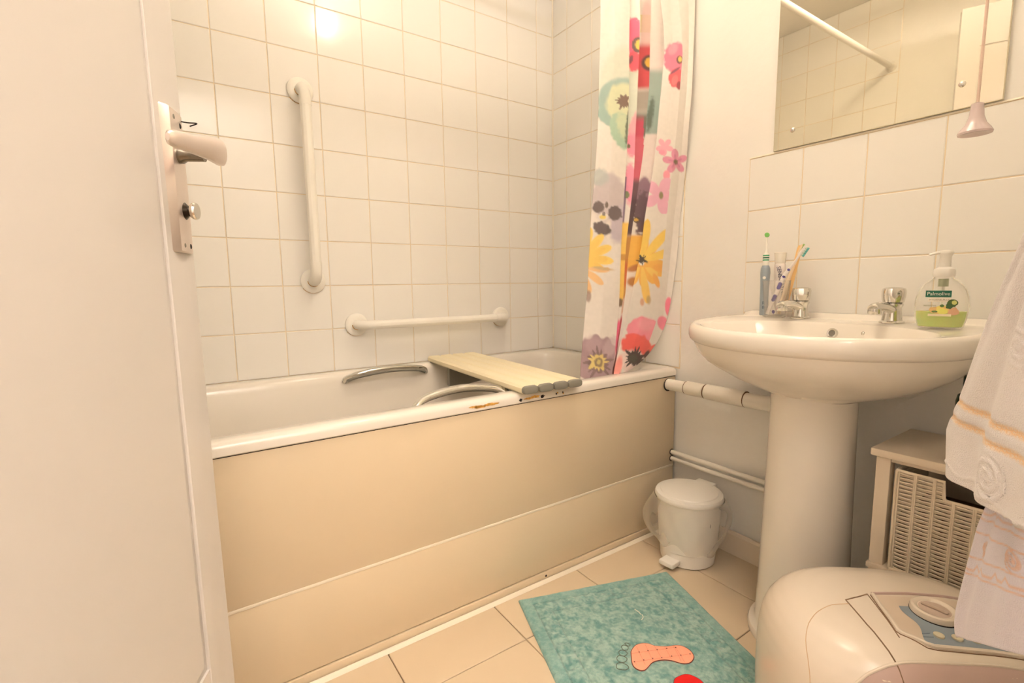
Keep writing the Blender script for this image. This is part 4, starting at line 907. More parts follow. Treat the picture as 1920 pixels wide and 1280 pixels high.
# soap dispenser -------------------------------------------------------
SB = (-0.135, -1.440, 0.7852)
sd_ = thing('soap_dispenser', 'clear pump bottle of pale green liquid hand soap on the right of the basin', 'soap dispenser', SB)
sa = math.atan2(-0.34, -1.31)                       # direction it faces
sf = Vector((math.cos(sa), math.sin(sa), 0)); sr = Vector((-sf.y, sf.x, 0))
def bring(hw, hd, z, n=40, e=0.8):
    o = []
    for k in range(n):
        a = 2 * PI * k / n; c, s = math.cos(a), math.sin(a)
        o.append(Vector(SB) + sr * hw * math.copysign(abs(c) ** e, c) + sf * hd * math.copysign(abs(s) ** e, s) + Vector((0, 0, z)))
    return o
prof = [(0.034, 0.02, 0.0), (0.0375, 0.0225, 0.003), (0.041, 0.0245, 0.018), (0.043, 0.0255, 0.036), (0.0432, 0.0255, 0.048), (0.0415, 0.0245, 0.062), (0.037, 0.0225, 0.077), (0.030, 0.0195, 0.089), (0.022, 0.0165, 0.0965), (0.0165, 0.0155, 0.100), (0.0155, 0.015, 0.103)]
finish('bottle', loft(bmesh.new(), [bring(a, b, c_) for a, b, c_ in prof]), M_clear, sd_)
pl_ = [(a * 0.95, b * 0.93, max(c_, 0.0015)) for a, b, c_ in prof if c_ < 0.034] + [(0.0405, 0.0235, 0.0335)]
finish('liquid', loft(bmesh.new(), [bring(a, b, c_) for a, b, c_ in pl_]), mat('green_soap', (202, 216, 128), rough=0.15, sub=0.2), sd_)
finish('dip_tube', tube(bmesh.new(), [Vector(SB) + Vector((0, 0, 0.012)), Vector(SB) + Vector((0, 0, 0.10))], 0.0028, 10), M_plastic, sd_)
bm = bmesh.new(); lathe(bm, [(0.0085, 0.084), (0.0085, 0.1)], SB, 20); finish('pump_body', bm, mat('grey_green_pump', (170, 176, 140), rough=0.3), sd_)
bm = bmesh.new(); lathe(bm, [(0.0165, 0.103), (0.0178, 0.105), (0.0178, 0.116), (0.0165, 0.120), (0.011, 0.123), (0.0095, 0.124)], SB, 32); col_ = finish('collar', bm, M_plastic, sd_)
bm = bmesh.new(); lathe(bm, [(0.0095, 0.124), (0.0095, 0.146), (0.012, 0.150), (0.0125, 0.154), (0.011, 0.157), (0.004, 0.158)], SB, 28); ph = finish('pump_head', bm, M_plastic, sd_)
c0 = Vector(SB) + Vector((0, 0, 0.153))
finish('pump_spout', tube(bmesh.new(), [c0, c0 - sr * 0.014 + sf * 0.006, c0 - sr * 0.026 + sf * 0.010 + Vector((0, 0, -0.004))], [0.0055, 0.0045, 0.0035], 12, squash=(1, 0.7)), M_plastic, ph)
def plaque(name, w_, h_, du, dz, out, m, lab=None, rnd=0.0, n=1):
    """a thin printed label curved round the bottle front"""
    bm = bmesh.new(); K = 10; rows = []
    for j in range(2):
        row = []
        for i in range(K + 1):
            u = du - w_ / 2 + w_ * i / K
            depth = 0.0255 * math.sqrt(max(0.0, 1 - (abs(u) / 0.0440) ** 2.4))
            row.append(Vector(SB) + sr * u + sf * (depth + out) + Vector((0, 0, dz - h_ / 2 + h_ * j)))
        rows.append(row)
    a = [bm.verts.new(p) for p in rows[0]]; b = [bm.verts.new(p) for p in rows[1]]
    for i in range(K): bm.faces.new((a[i], a[i + 1], b[i + 1], b[i]))
    return finish(name, bm, m, sd_, label=lab)
plaque('label', 0.040, 0.0135, -0.006, 0.0695, 0.0006, mat('dark_green_label', (30, 98, 76), rough=0.4), 'dark green brand panel')
plaque('label', 0.036, 0.008, -0.004, 0.0575, 0.0004, mat('white_label', (246, 236, 222), rough=0.4), 'white strip under the brand panel')
plaque('label', 0.036, 0.005, -0.002, 0.0265, 0.0010, mat('white_label_2', (240, 228, 196), rough=0.4), 'white strip on the lower label')
P_l = Vector(SB) + sf * 0.0268
text_part('lettering', 'Palmolive', 0.0098, M_ceramic, P_l + sr * -0.006 + Vector((0, 0, 0.0695)), sr, (0, 0, 1), sd_, 0.95)
text_part('lettering', 'HYGIENE-PLUS', 0.0048, mat('grey_print', (150, 140, 116)), P_l + sr * -0.004 + Vector((0, 0, 0.0575)), sr, (0, 0, 1), sd_, 1.0)
text_part('lettering', 'sensitive', 0.0058, mat('grey_print_2', (150, 150, 110)), P_l + sr * -0.018 + Vector((0, 0, 0.046)), sr, (0, 0, 1), sd_, 1.0)
for u, z_, rx, rz, c_, nm in [(-0.004, 0.036, 0.016, 0.0075, (236, 196, 130), 'printed_fruit'), (0.002, 0.0385, 0.010, 0.0075, (240, 222, 120), 'printed_fruit'), (0.0015, 0.034, 0.009, 0.0055, (236, 232, 120), 'printed_fruit'), (0.018, 0.034, 0.010, 0.0085, (222, 176, 140), 'printed_fruit'), (0.017, 0.051, 0.0085, 0.0075, (70, 96, 48), 'printed_leaf'), (0.012, 0.045, 0.005, 0.006, (60, 90, 50), 'printed_leaf'), (0.019, 0.052, 0.004, 0.0045, (212, 214, 130), 'printed_fruit'), (0.001, 0.0455, 0.0035, 0.003, (86, 120, 60), 'printed_leaf'), (-0.010, 0.0335, 0.0045, 0.002, (86, 120, 60), 'printed_leaf')]:
    bm = bmesh.new(); rnd = random.Random(int(u * 9000) + 70)
    pts = []
    for k in range(16):
        a = 2 * PI * k / 16; f = 0.85 + 0.3 * rnd.random(); uu = u + rx * f * math.cos(a)
        pts.append(Vector(SB) + sr * uu + sf * (0.0255 * math.sqrt(max(0, 1 - (abs(uu) / 0.044) ** 2.4)) + 0.0007 + 0.00012 * (1 + (rx < 0.01) + (rx < 0.006))) + Vector((0, 0, z_ + rz * f * math.sin(a))))
    bm.faces.new([bm.verts.new(p) for p in pts]); finish(nm, bm, mat(nm + '_ink', c_, rough=0.4), sd_, smooth=False)

# ------------------------------------------------------------------ pedal bin
BN = (-0.141, -0.858)
pb = thing('pedal_bin', 'small round white pedal bin with a clear liner beside the bath panel', 'bin', (BN[0], BN[1], 0))
bm = bmesh.new(); lathe(bm, [(0.078, 0.001), (0.0825, 0.004), (0.085, 0.03), (0.0855, 0.045), (0.0880, 0.047), (0.0925, 0.12), (0.0965, 0.19), (0.098, 0.205), (0.093, 0.206)], (BN[0], BN[1], 0), 56); finish('bucket', bm, M_plastic, pb)
bm = bmesh.new(); lathe(bm, [(0.098, 0.205), (0.1020, 0.2055), (0.104, 0.209), (0.1035, 0.217), (0.101, 0.2215), (0.092, 0.2225), (0.088, 0.2232), (0.086, 0.2262), (0.078, 0.2275), (0.04, 0.229), (0.0, 0.2295)], (BN[0], BN[1], 0), 64); ld = finish('lid', bm, M_plastic, pb)
def radial_box(bm, ang_, r0, r1, hw, z0, z1, bev=0.003):
    b2 = bx((r0, -hw, z0), (r1, hw, z1), bev, 2); c, s = math.cos(ang_), math.sin(ang_)
    vm = {}
    for v in b2.verts: vm[v] = bm.verts.new((BN[0] + v.co.x * c - v.co.y * s, BN[1] + v.co.x * s + v.co.y * c, v.co.z))
    for f in b2.faces: bm.faces.new([vm[v] for v in f.verts])
    b2.free(); return bm
PA = math.radians(185)
finish('hinge_tab', radial_box(bmesh.new(), PA + PI, 0.082, 0.116, 0.032, 0.205, 0.2245), M_plastic, ld)
bm = bmesh.new(); radial_box(bm, PA, 0.070, 0.122, 0.0250, 0.012, 0.0270, 0.004); finish('pedal', bm, M_plastic, pb)
# clear liner, puffed out at both sides
def liner():
    nr_, nt = 34, 180; P = np.zeros((nr_, nt + 1, 3))
    for i in range(nr_):
        t = i / (nr_ - 1)
        z = 0.207 - 0.150 * t
        for j in range(nt + 1):
            a = 2 * PI * (j % nt) / nt
            rb = 0.0985 - 0.010 * t
            # two puffs, left (towards the bath) and right (towards the wall), as seen in the room
            pl2 = math.exp(-((math.atan2(math.sin(a - math.radians(118)), math.cos(a - math.radians(118)))) / 0.75) ** 2)
            pr2 = math.exp(-((math.atan2(math.sin(a - math.radians(-62)), math.cos(a - math.radians(-62)))) / 0.62) ** 2)
            puff = math.sin(PI * min(1, t * 1.04)) ** 0.8
            r = rb + 0.0075 - 0.003 * t + 0.050 * pl2 * puff * (0.5 + 0.7 * t) + 0.032 * pr2 * puff * (1.1 - 0.4 * t) + 0.0022 * math.sin(a * 9 + t * 5) * puff + 0.0010 * math.sin(a * 14 - t * 6) * puff
            zz = z - (0.012 * math.sin(a * 3 + 1) + 0.008 * math.sin(a * 7)) * t
            P[i, j] = (BN[0] + r * math.cos(a), min(BN[1] + r * math.sin(a), -0.712), zz)
            P[i, j, 0] = min(P[i, j, 0], -0.016)
    return P
grid_mesh('liner', liner(), M_bag, pb, label='clear plastic liner folded over the bin')

# ------------------------------------------------------------------ rug
RO = Vector((-0.7189, -0.7293, 0)); RU = Vector((0.9485, -0.3168, 0)).normalized(); RV = Vector((-0.3168, -0.9485, 0)).normalized()
RW, RL = 0.474, 0.455
rug = thing('bath_mat', 'teal bath mat with a salmon pink footprint and a red footprint patch', 'bath mat', tuple(RO + RU * RW / 2 + RV * RL / 2))
nu, nv = 210, 220
U = np.linspace(0, RW, nu)[None].repeat(nv, 0); V = np.linspace(0, RL, nv)[:, None].repeat(nu, 1)
rh = np.random.RandomState(8)
def vn(x, y, s, seed):
    return vnoise(x + 50 * s, y + 50 * s, s, seed)
du = np.minimum(np.minimum(U, RW - U), V); 
H = np.full(U.shape, 0.0085)
edge = np.clip(du / 0.006, 0, 1); H *= np.sqrt(edge) * 0.85 + 0.15
def groove(d, w_, dep):
    global H
    H -= dep * np.exp(-(d / w_) ** 2)
groove(du - 0.034, 0.0016, 0.003); groove(du - 0.075, 0.0018, 0.003)
# pebble border between the two grooves
bd = (du > 0.036) & (du < 0.073)
peb = vn(U, V, 0.012, 3); P_ = np.abs(peb - 0.5)
H += np.where(bd, 0.0065 * (vn(U, V, 0.0135, 5) - 0.45), 0)
H += 0.0014 * (vn(U, V, 0.02, 7) - 0.5) + 0.0014 * (rh.rand(*U.shape) - 0.5) * (edge > 0.9)
PR = np.zeros(U.shape + (3,))
for k in range(3): PR[..., k] = RO[k] + RU[k] * U + RV[k] * V
PR[..., 2] += np.maximum(H, 0.0008)
base_c = np.ones(U.shape + (3,)) * L3((128, 176, 164))
mixn = np.clip(0.5 + (vn(U, V, 0.013, 11) - 0.5) * 1.1 + (vn(U, V, 0.005, 12) - 0.5) * 0.9, 0, 1)[..., None]
CR = L3((98, 146, 140)) * (1 - mixn) + L3((162, 192, 180)) * mixn
CR = CR * (1 - 0.25 * np.exp(-((du - 0.034) / 0.002) ** 2) - 0.25 * np.exp(-((du - 0.075) / 0.002) ** 2))[..., None]
flat_e = (du < 0.03)[..., None]; CR = np.where(flat_e, CR * 0.5 + L3((130, 172, 164)) * 0.5, CR)
grid_mesh('pile', PR, M_rug, rug, cols=CR)
bm = bmesh.new(); extr(bm, [RO + RU * a + RV * b + Vector((0, 0, 0.0006)) for a, b in [(0.001, 0.001), (RW - 0.001, 0.001), (RW - 0.001, RL - 0.001), (0.001, RL - 0.001)]], (0, 0, 0.0022)); finish('backing', bm, mat('teal_backing', (104, 152, 146), rough=1), rug, smooth=False)
def fz(x, y, z): return Vector((x, y, z))
FOOT_PINK=[(-0.6204, -1.0546), (-0.609, -1.0453), (-0.5882, -1.0396), (-0.5706, -1.0442), (-0.5587, -1.0539), (-0.5516, -1.0674), (-0.5307, -1.0847), (-0.5103, -1.0949), (-0.4982, -1.106), (-0.4946, -1.1232), (-0.5005, -1.1388), (-0.513, -1.1469), (-0.5273, -1.1486), (-0.5394, -1.1436), (-0.5478, -1.1342), (-0.5551, -1.1221), (-0.5672, -1.11), (-0.5853, -1.1008), (-0.6004, -1.0985), (-0.6173, -1.1017), (-0.6298, -1.1031), (-0.6388, -1.0979), (-0.6426, -1.0862), (-0.6379, -1.0734)]
FOOT_DOTS=[(-0.5991, -1.0602), (-0.5786, -1.0692), (-0.5582, -1.0797), (-0.5363, -1.0901), (-0.5165, -1.1008), (-0.6315, -1.0744), (-0.6096, -1.0831), (-0.5889, -1.0919), (-0.5696, -1.1024), (-0.5469, -1.1128), (-0.5268, -1.1232), (-0.5059, -1.1331)]
FOOT_LINES=[((-0.6175, -1.053), (-0.5135, -1.1011)), ((-0.6358, -1.0725), (-0.4997, -1.1357)), ((-0.5901, -1.0434), (-0.6177, -1.0945)), ((-0.5674, -1.0504), (-0.5942, -1.097)), ((-0.5541, -1.0675), (-0.5709, -1.1038)), ((-0.5356, -1.083), (-0.5543, -1.1179)), ((-0.5158, -1.0936), (-0.5409, -1.1344)), ((-0.6333, -1.0836), (-0.6322, -1.075)), ((-0.5165, -1.1008), (-0.5378, -1.1425))]
TOES=[[(-0.6745, -1.0593), (-0.6663, -1.0535), (-0.6569, -1.0565), (-0.6515, -1.0673), (-0.6531, -1.0766), (-0.6628, -1.0777), (-0.6711, -1.0719), (-0.6762, -1.0649)], [(-0.654, -1.0407), (-0.6446, -1.0388), (-0.6379, -1.0447), (-0.6359, -1.0558), (-0.6462, -1.0605), (-0.6562, -1.0559), (-0.6579, -1.0475)], [(-0.637, -1.0306), (-0.6281, -1.0294), (-0.6221, -1.0361), (-0.6233, -1.0452), (-0.6342, -1.0473), (-0.6406, -1.0392)], [(-0.619, -1.0219), (-0.6094, -1.0222), (-0.6065, -1.0319), (-0.6148, -1.0375), (-0.6223, -1.0322)], [(-0.6041, -1.0194), (-0.5982, -1.0222), (-0.5973, -1.0306), (-0.6041, -1.0297)]]
FOOT_RED=[(-0.6029, -1.1624), (-0.5933, -1.1585), (-0.5792, -1.1597), (-0.5661, -1.1634), (-0.5579, -1.1707), (-0.5532, -1.1822), (-0.5517, -1.1941), (-0.5554, -1.2062), (-0.5677, -1.2161), (-0.5825, -1.2217), (-0.6034, -1.2208), (-0.6205, -1.2222), (-0.6325, -1.2232), (-0.6401, -1.2179), (-0.6401, -1.2086), (-0.6341, -1.1993), (-0.6278, -1.1881), (-0.6179, -1.1748)]
FLUFF=[[(-0.4886, -0.9475), (-0.4887, -0.9606), (-0.4911, -0.9719)], [(-0.4888, -0.9735), (-0.4947, -0.9821), (-0.506, -0.9866)], [(-0.4969, -0.8667), (-0.5013, -0.8752), (-0.4925, -0.8727)]]

def patch(name, pts, m, z0=0.0096, h=0.0022, lab=None):
    bm = bmesh.new(); c = sum((Vector((p[0], p[1], 0)) for p in pts), Vector()) / len(pts)
    r = []
    for s, z_ in [(1.0, z0 - 0.004), (1.0, z0 + h * 0.4), (0.985, z0 + h * 0.85), (0.955, z0 + h)]:
        r.append([(c.x + (p[0] - c.x) * s, c.y + (p[1] - c.y) * s, z_) for p in pts])
    loft(bm, r, True, False, True); return finish(name, bm, m, rug, label=lab)
def smooth_loop(p, n=6):
    P4 = [Vector((a[0], a[1], 0)) for a in p]; N = len(P4); o = []
    for i in range(N):
        a, b, c, d = P4[i - 1], P4[i], P4[(i + 1) % N], P4[(i + 2) % N]
        for k in range(n):
            t = k / n; o.append(0.5 * ((2 * b) + (c - a) * t + (2 * a - 5 * b + 4 * c - d) * t * t + (3 * b - a - 3 * c + d) * t ** 3))
    return o
pk = patch('foot_patch', smooth_loop(FOOT_PINK), M_pink, lab='salmon pink quilted foot')
lp = smooth_loop(FOOT_PINK); lp.append(lp[0])
finish('patch_edging', tube(bmesh.new(), [(p[0], p[1], 0.0102) for p in lp], 0.0012, 6), M_stitch, rug, label='dark stitched edge of the pink foot')
for x_, y_ in FOOT_DOTS:
    bm = bmesh.new(); lathe(bm, [(0.0016, 0.0), (0.0014, 0.0009), (0.0004, 0.0012)], (x_, y_, 0.0116), 10); finish('stitch_dot', bm, M_stitch, pk)
for a_, b_ in FOOT_LINES:
    bm = bmesh.new(); tube(bm, [(a_[0], a_[1], 0.0117), (b_[0], b_[1], 0.0117)], 0.00045, 5); finish('quilt_line', bm, mat('pink_quilt_line', (222, 130, 108), rough=1), pk)
for toe in TOES:
    tl = smooth_loop(toe, 5); tl.append(tl[0]); finish('toe_outline', tube(bmesh.new(), [(p[0], p[1], 0.0098) for p in tl], 0.0009, 5), M_brown_stitch, rug)
rf = patch('foot_patch', smooth_loop(FOOT_RED), M_red, lab='red foot')
lp = smooth_loop(FOOT_RED); lp.append(lp[0])
finish('patch_edging', tube(bmesh.new(), [(p[0], p[1], 0.0102) for p in lp], 0.0011, 6), mat('dark_red_edge', (96, 30, 30), rough=1), rug, label='dark edge of the red foot')
M_lint = mat('white_lint', (232, 226, 206), rough=1)
for s_ in zip(FLUFF, ['white thread of lint on the mat, upper one of the two touching threads', 'white thread of lint on the mat, lower one of the two touching threads', 'short white fleck of lint on the pebbled border of the mat']):
    bm = bmesh.new(); tube(bm, bez([(p[0], p[1], 0.0105) for p in s_[0]], 4), 0.0009, 5); tag(finish('lint', bm, M_lint), s_[1], 'lint', 'lint on the bath mat')

# ------------------------------------------------------------------ shelf unit with wicker basket
sh = thing('shelf_unit', 'low white shelf unit between basin pedestal and towels with a wicker basket inside', 'shelf unit', (-0.12, -1.53, 0))
SY0, SY1 = -1.694, -1.372
finish('top_board', bx((-0.243, SY0, 0.5135), (-0.014, SY1, 0.530), 0.003), M_wood, sh)
for x, y in [(-0.232, SY1 - 0.034), (-0.232, SY0 + 0.008), (-0.045, SY1 - 0.034), (-0.045, SY0 + 0.008)]:
    finish('leg', bx((x, y, 0.001), (x + 0.026, y + 0.026, 0.5137), 0.002), M_wood, sh)
for x in (-0.228, -0.045):
    finish('apron', bx((x, SY0 + 0.03, 0.5035), (x + 0.012, SY1 - 0.034, 0.5137), 0.001), M_wood, sh)
for z_ in (0.262, 0.055):
    finish('shelf_board', bx((-0.240, SY0 + 0.003, z_), (-0.020, SY1 - 0.006, z_ + 0.012), 0.0015), M_wood, sh)
finish('back_panel', bx((-0.019, SY0 + 0.004, 0.05), (-0.015, SY1 - 0.006, 0.5137)), M_wood, sh)

wk = thing('wicker_basket', 'pale wicker basket with a dipped front pulled half out of the white shelf unit', 'basket', (-0.14, -1.52, 0.2745))
bz0, bz1, bz2 = 0.279, 0.4925, 0.4555
yl, yr, yn = -1.421, -1.640, -1.4945
xf = -0.236
def topz(y): return bz1 if (y > yn or y < yl - (yn * -1 + yl) * 0 - 0.145) else bz2
for k in range(8):
    y = yl - 0.0305 * k + (0.0 if k else -0.002)
    zt_ = topz(y - 0.001)
    for dy in ((0.0, 0.0028) if 0 < k < 7 else (0.0,)):
        finish('stake', tube(bmesh.new(), bez([(xf - 0.0035, y + dy - 0.0014, bz0), (xf - 0.0042, y + dy - 0.001, (bz0 + zt_) / 2), (xf - 0.0035, y + dy - 0.0014, zt_)], 3), 0.0016, 6), M_wicker, wk)
bm = bmesh.new(); rows_ = int((bz1 - bz0) / 0.0041)
for i in range(rows_):
    z_ = bz0 + 0.003 + i * 0.0041
    y0, y1 = (yl, yr)
    if z_ > bz2 - 0.001: y1 = yn
    n_ = int(abs(y0 - y1) / 0.0076) + 1
    pts = []
    for k in range(n_ + 1):
        y = y0 + (y1 - y0) * k / n_
        ph_ = (y - yl) / 0.0305 * PI + (PI if i % 2 else 0)
        pts.append((xf + 0.0022 * math.sin(ph_), y, z_ + 0.0004 * math.sin(k * 1.7 + i)))
    tube(bm, pts, 0.0021, 5)
    if z_ > bz2 - 0.001:
        tube(bm, [(xf, yl - 0.150, z_), (xf, yl - 0.18, z_), (xf, yr, z_)], 0.0018, 5)
    tube(bm, [(xf, yl, z_), (xf + 0.05, yl + 0.002, z_), (xf + 0.1, yl - 0.001, z_), (-0.05, yl, z_)], 0.0018, 5)
finish('weave', bm, M_wicker, wk, kind='stuff')
bm = bmesh.new()
rim_pts = [(xf, yl + 0.002, bz1), (xf, yn, bz1), (xf, yn - 0.002, bz2 + 0.004), (xf, yn - 0.006, bz2), (xf, yl - 0.142, bz2), (xf, yl - 0.147, bz2 + 0.004), (xf, yl - 0.150, bz1), (xf, yr, bz1)]
tube(bm, rim_pts, 0.0036, 8); finish('rim', bm, M_wicker, wk)
finish('rim', tube(bmesh.new(), [(xf, yl + 0.001, bz1), (-0.05, yl + 0.001, bz1)], 0.0034, 8), M_wicker, wk)
finish('rim', tube(bmesh.new(), [(xf - 0.004, yl + 0.001, bz0 - 0.001), (xf - 0.004, yr, bz0 - 0.001)], 0.0032, 8), M_wicker, wk)
finish('rim', tube(bmesh.new(), [(xf - 0.001, yl + 0.0015, bz0), (xf - 0.001, yl + 0.0015, bz1)], 0.003, 8), M_wicker, wk)
finish('basket_shade_box', bx((xf + 0.006, yr, bz0 - 0.003), (-0.05, yl - 0.005, 0.40)), M_inside, wk, label='dark box standing in for the shade inside the basket')  # shade inside the basket put in as a dark brown box

gb = thing('bottle', 'dark green bottle on the shelf unit half hidden between basin and towel', 'bottle', (-0.212, -1.516, 0.5305))
bm = bmesh.new(); lathe(bm, [(0.019, 0), (0.0215, 0.003), (0.0215, 0.122), (0.019, 0.134), (0.011, 0.142), (0.011, 0.148)], (-0.212, -1.516, 0.5305), 32); finish('body', bm, M_green, gb)
bm = bmesh.new(); lathe(bm, [(0.0130, 0.146), (0.0130, 0.170), (0.011, 0.173)], (-0.212, -1.516, 0.5305), 24); finish('cap', bm, M_green, gb)

# ------------------------------------------------------------------ domed appliance (foot spa)
SO = Vector((-0.50, -1.52, 0)); SF = Vector((-0.66, -0.7513, 0)); SS = Vector((0.7513, -0.66, 0))
S0, F0_, A_, B_ = 0.025, -0.042, 0.212, 0.172
PRF = [(0.0, 0.336), (0.35, 0.3345), (0.55, 0.331), (0.70, 0.3235), (0.80, 0.3135), (0.88, 0.299), (0.935, 0.281), (0.97, 0.260), (0.99, 0.235), (1.0, 0.205), (1.0, 0.13), (0.985, 0.05), (0.965, 0.012), (0.93, 0.0015)]
EX = 2.7
def rho(s, f): return ((abs(s - S0) / A_) ** EX + (abs(f - F0_) / B_) ** EX) ** (1 / EX)
def zt(s, f): 
    r = rho(s, f); return float(np.interp(r, [p[0] for p in PRF[:10]], [p[1] for p in PRF[:10]]))
def spw(s, f, z): return SO + SS * s + SF * f + Vector((0, 0, z))
def sp(s, f, off=0.0): return spw(s, f, zt(s, f) + off)
def srg(phi, r):
    c, s = math.cos(phi), math.sin(phi); q = (abs(c) ** EX + abs(s) ** EX) ** (-1 / EX)
    return S0 + A_ * r * q * c, F0_ + B_ * r * q * s
spa = thing('foot_spa', 'cream domed plastic foot spa with blue-grey control panel and round dial below the towels', 'foot spa', (SO.x, SO.y, 0))
NS = 96; rings = []
fine = []
for (r0, z0), (r1, z1) in zip(PRF[:-1], PRF[1:]):
    for k in range(3): fine.append((r0 + (r1 - r0) * k / 3, z0 + (z1 - z0) * k / 3))
fine.append(PRF[-1])
for r, z_ in fine[1:]:
    rings.append([spw(*srg(2 * PI * k / NS, r), z_) for k in range(NS)])
finish('shell', loft(bmesh.new(), list(reversed(rings))), M_spa, spa)
def seam(name, pts, r=0.0011, m=None, off=0.0002, lab=None, par=None, sm=False):
    out = []
    if sm: pts = [(q.x, q.y) for q in bez([(a, b, 0) for a, b in pts], 4)]
    for (a, b), (c, d) in zip(pts[:-1], pts[1:]):
        for k in range(8): out.append(sp(a + (c - a) * k / 8, b + (d - b) * k / 8, off))
    out.append(sp(pts[-1][0], pts[-1][1], off))
    return finish(name, tube(bmesh.new(), out, r, 8), m or M_seam, par or spa, label=lab)
# hinge strip
seam('seam_line', [(-0.020, -0.058), (-0.040, -0.049), (-0.0645, -0.040), (-0.063, 0.02), (-0.056, 0.083)])
seam('seam_line', [(-0.020, -0.058), (-0.030, 0.045)], 0.0008)
# big curved seam of the left lid
seam('seam_line', [(-0.064, -0.030), (-0.10, -0.026), (-0.135, -0.006), (-0.155, 0.022), (-0.162, 0.06)], 0.0006, mat('faint_seam', (206, 174, 138), rough=0.7), sm=True)
# inset control area
def sheet(name, u_of, f0, f1, s1, off, m, nS=28, nF=12, lab=None):
    bm = bmesh.new(); g = []
    for j in range(nF + 1):
        f = f0 + (f1 - f0) * j / nF; sL = u_of(f); row = []
        for i in range(nS + 1):
            s = sL + (s1 - sL) * i / nS; row.append(bm.verts.new(sp(s, f, off)))
        g.append(row)
    for j in range(nF):
        for i in range(nS): bm.faces.new((g[j][i], g[j][i+1], g[j+1][i+1], g[j+1][i]))
    return finish(name, bm, m, spa, label=lab)
left = lambda f: -0.012 - 0.012 * (f + 0.055) / 0.1 + (0.028 * ss(0.03, 0.056, np.array(f)) if f > 0.03 else 0)
sheet('control_inset', lambda f: float(left(f)), -0.055, 0.056, 0.19, 0.0007, M_spa_panel)
wav = lambda f: float(0.018 + 0.008 * math.sin((f + 0.02) * 40)) if f > 0.0 else float(0.018 + (-f) * 0.2)
sheet('control_panel', lambda f: float(max(left(f) + 0.002, 0.010 - 0.10 * (f - 0.02) + 0.004 * math.sin(f * 90))), -0.028, 0.055, 0.188, 0.0012, M_spa_blue, lab='blue-grey control panel')
rim = [(-0.0115, -0.058)] + [(float(left(f)) - 0.001, f) for f in (-0.03, 0.0, 0.02, 0.03, 0.036, 0.042, 0.047, 0.051, 0.054)] + [(0.012, 0.058), (0.06, 0.059), (0.12, 0.058), (0.19, 0.052)]
seam('inset_rim', rim, 0.0036, M_spa, 0.0004)
seam('inset_rim', [(-0.0115, -0.060), (0.05, -0.066), (0.12, -0.066), (0.19, -0.058)], 0.0030, M_spa_lip, 0.0, lab='mauve back border of the control inset')
seam('seam_line', [(a - 0.0045, b + 0.002) for a, b in rim[:7]] + [(0.0, 0.0605), (0.012, 0.0632), (0.06, 0.0642), (0.12, 0.063), (0.19, 0.057)], 0.0009)
# dial
kc = sp(0.058, -0.014); 
def kl(prof, m, name, par=None, n=40, lab=None):
    bm = bmesh.new(); lathe(bm, prof, (kc.x, kc.y, kc.z), n, cap0=True, cap1=True); return finish(name, bm, m, par or spa, label=lab)
kl([(0.0335, -0.001), (0.0335, 0.002)], M_dark, 'dial_gap_disc', lab='black gap round the dial')  # thin dark disc showing as the joint round the dial
dial = kl([(0.0325, 0.0), (0.0330, 0.006), (0.0315, 0.0105), (0.0285, 0.012), (0.0245, 0.011), (0.0225, 0.0085), (0.0, 0.0080)], M_spa, 'dial')
kl([(0.0220, 0.0082), (0.019, 0.0092), (0.0, 0.0098)], mat('greige_dial_lens', (196, 176, 162), rough=0.15), 'dial_lens', dial)
bm = bmesh.new(); bx_ = box(bm, (kc.x - 0.004, kc.y - 0.018, kc.z + 0.009), (kc.x + 0.004, kc.y + 0.018, kc.z + 0.0125), 0.002); finish('dial_grip', bm, mat('greige_dial_grip', (176, 156, 138), rough=0.3), dial)
for s_, f_ in [(0.031, 0.037), (0.055, 0.040), (0.080, 0.041)]:
    c_ = sp(s_, f_); bm = bmesh.new(); lathe(bm, [(0.0072, 0.0), (0.0070, 0.003), (0.005, 0.0042), (0.0, 0.0046)], c_, 24); finish('button', bm, mat('sand_button', (206, 196, 168), rough=0.35), spa)
seam('panel_print', [(0.008, 0.036), (0.020, 0.034)], 0.0005, mat('slate_ink', (96, 110, 124)), 0.0014)
seam('panel_print', [(0.006, 0.042), (0.021, 0.041)], 0.0005, mat('slate_ink_2', (96, 110, 124)), 0.0014)
# front lip: mauve hand recess under the lid edge
LE = [(-0.126, 0.092), (-0.085, 0.0865), (-0.045, 0.082), (0.03, 0.081), (0.118, 0.077), (0.18, 0.058)]
bm = bmesh.new(); g = []
for d_ in (0.0, 0.008, 0.016, 0.024):
    row = []
    for k in range(41):
        s_ = LE[0][0] + (LE[-1][0] - LE[0][0]) * k / 40
        row.append(bm.verts.new(sp(s_, float(np.interp(s_, [p[0] for p in LE], [p[1] for p in LE])) + d_, 0.0009)))
    g.append(row)
for a, b in zip(g[:-1], g[1:]):
    for i in range(40): bm.faces.new((a[i], a[i+1], b[i+1], b[i]))
finish('front_lip', bm, M_spa_lip, spa, label='mauve recess below the front edge of the lid')
seam('lid_edge', LE, 0.0024, M_spa, 0.0)
seam('seam_line', [(a, b + 0.024) for a, b in LE[1:-1]], 0.0014, mat('mauve_seam', (140, 104, 96), rough=0.6))
seam('seam_line', [(-0.056, 0.083), (-0.056, 0.106)], 0.0009)

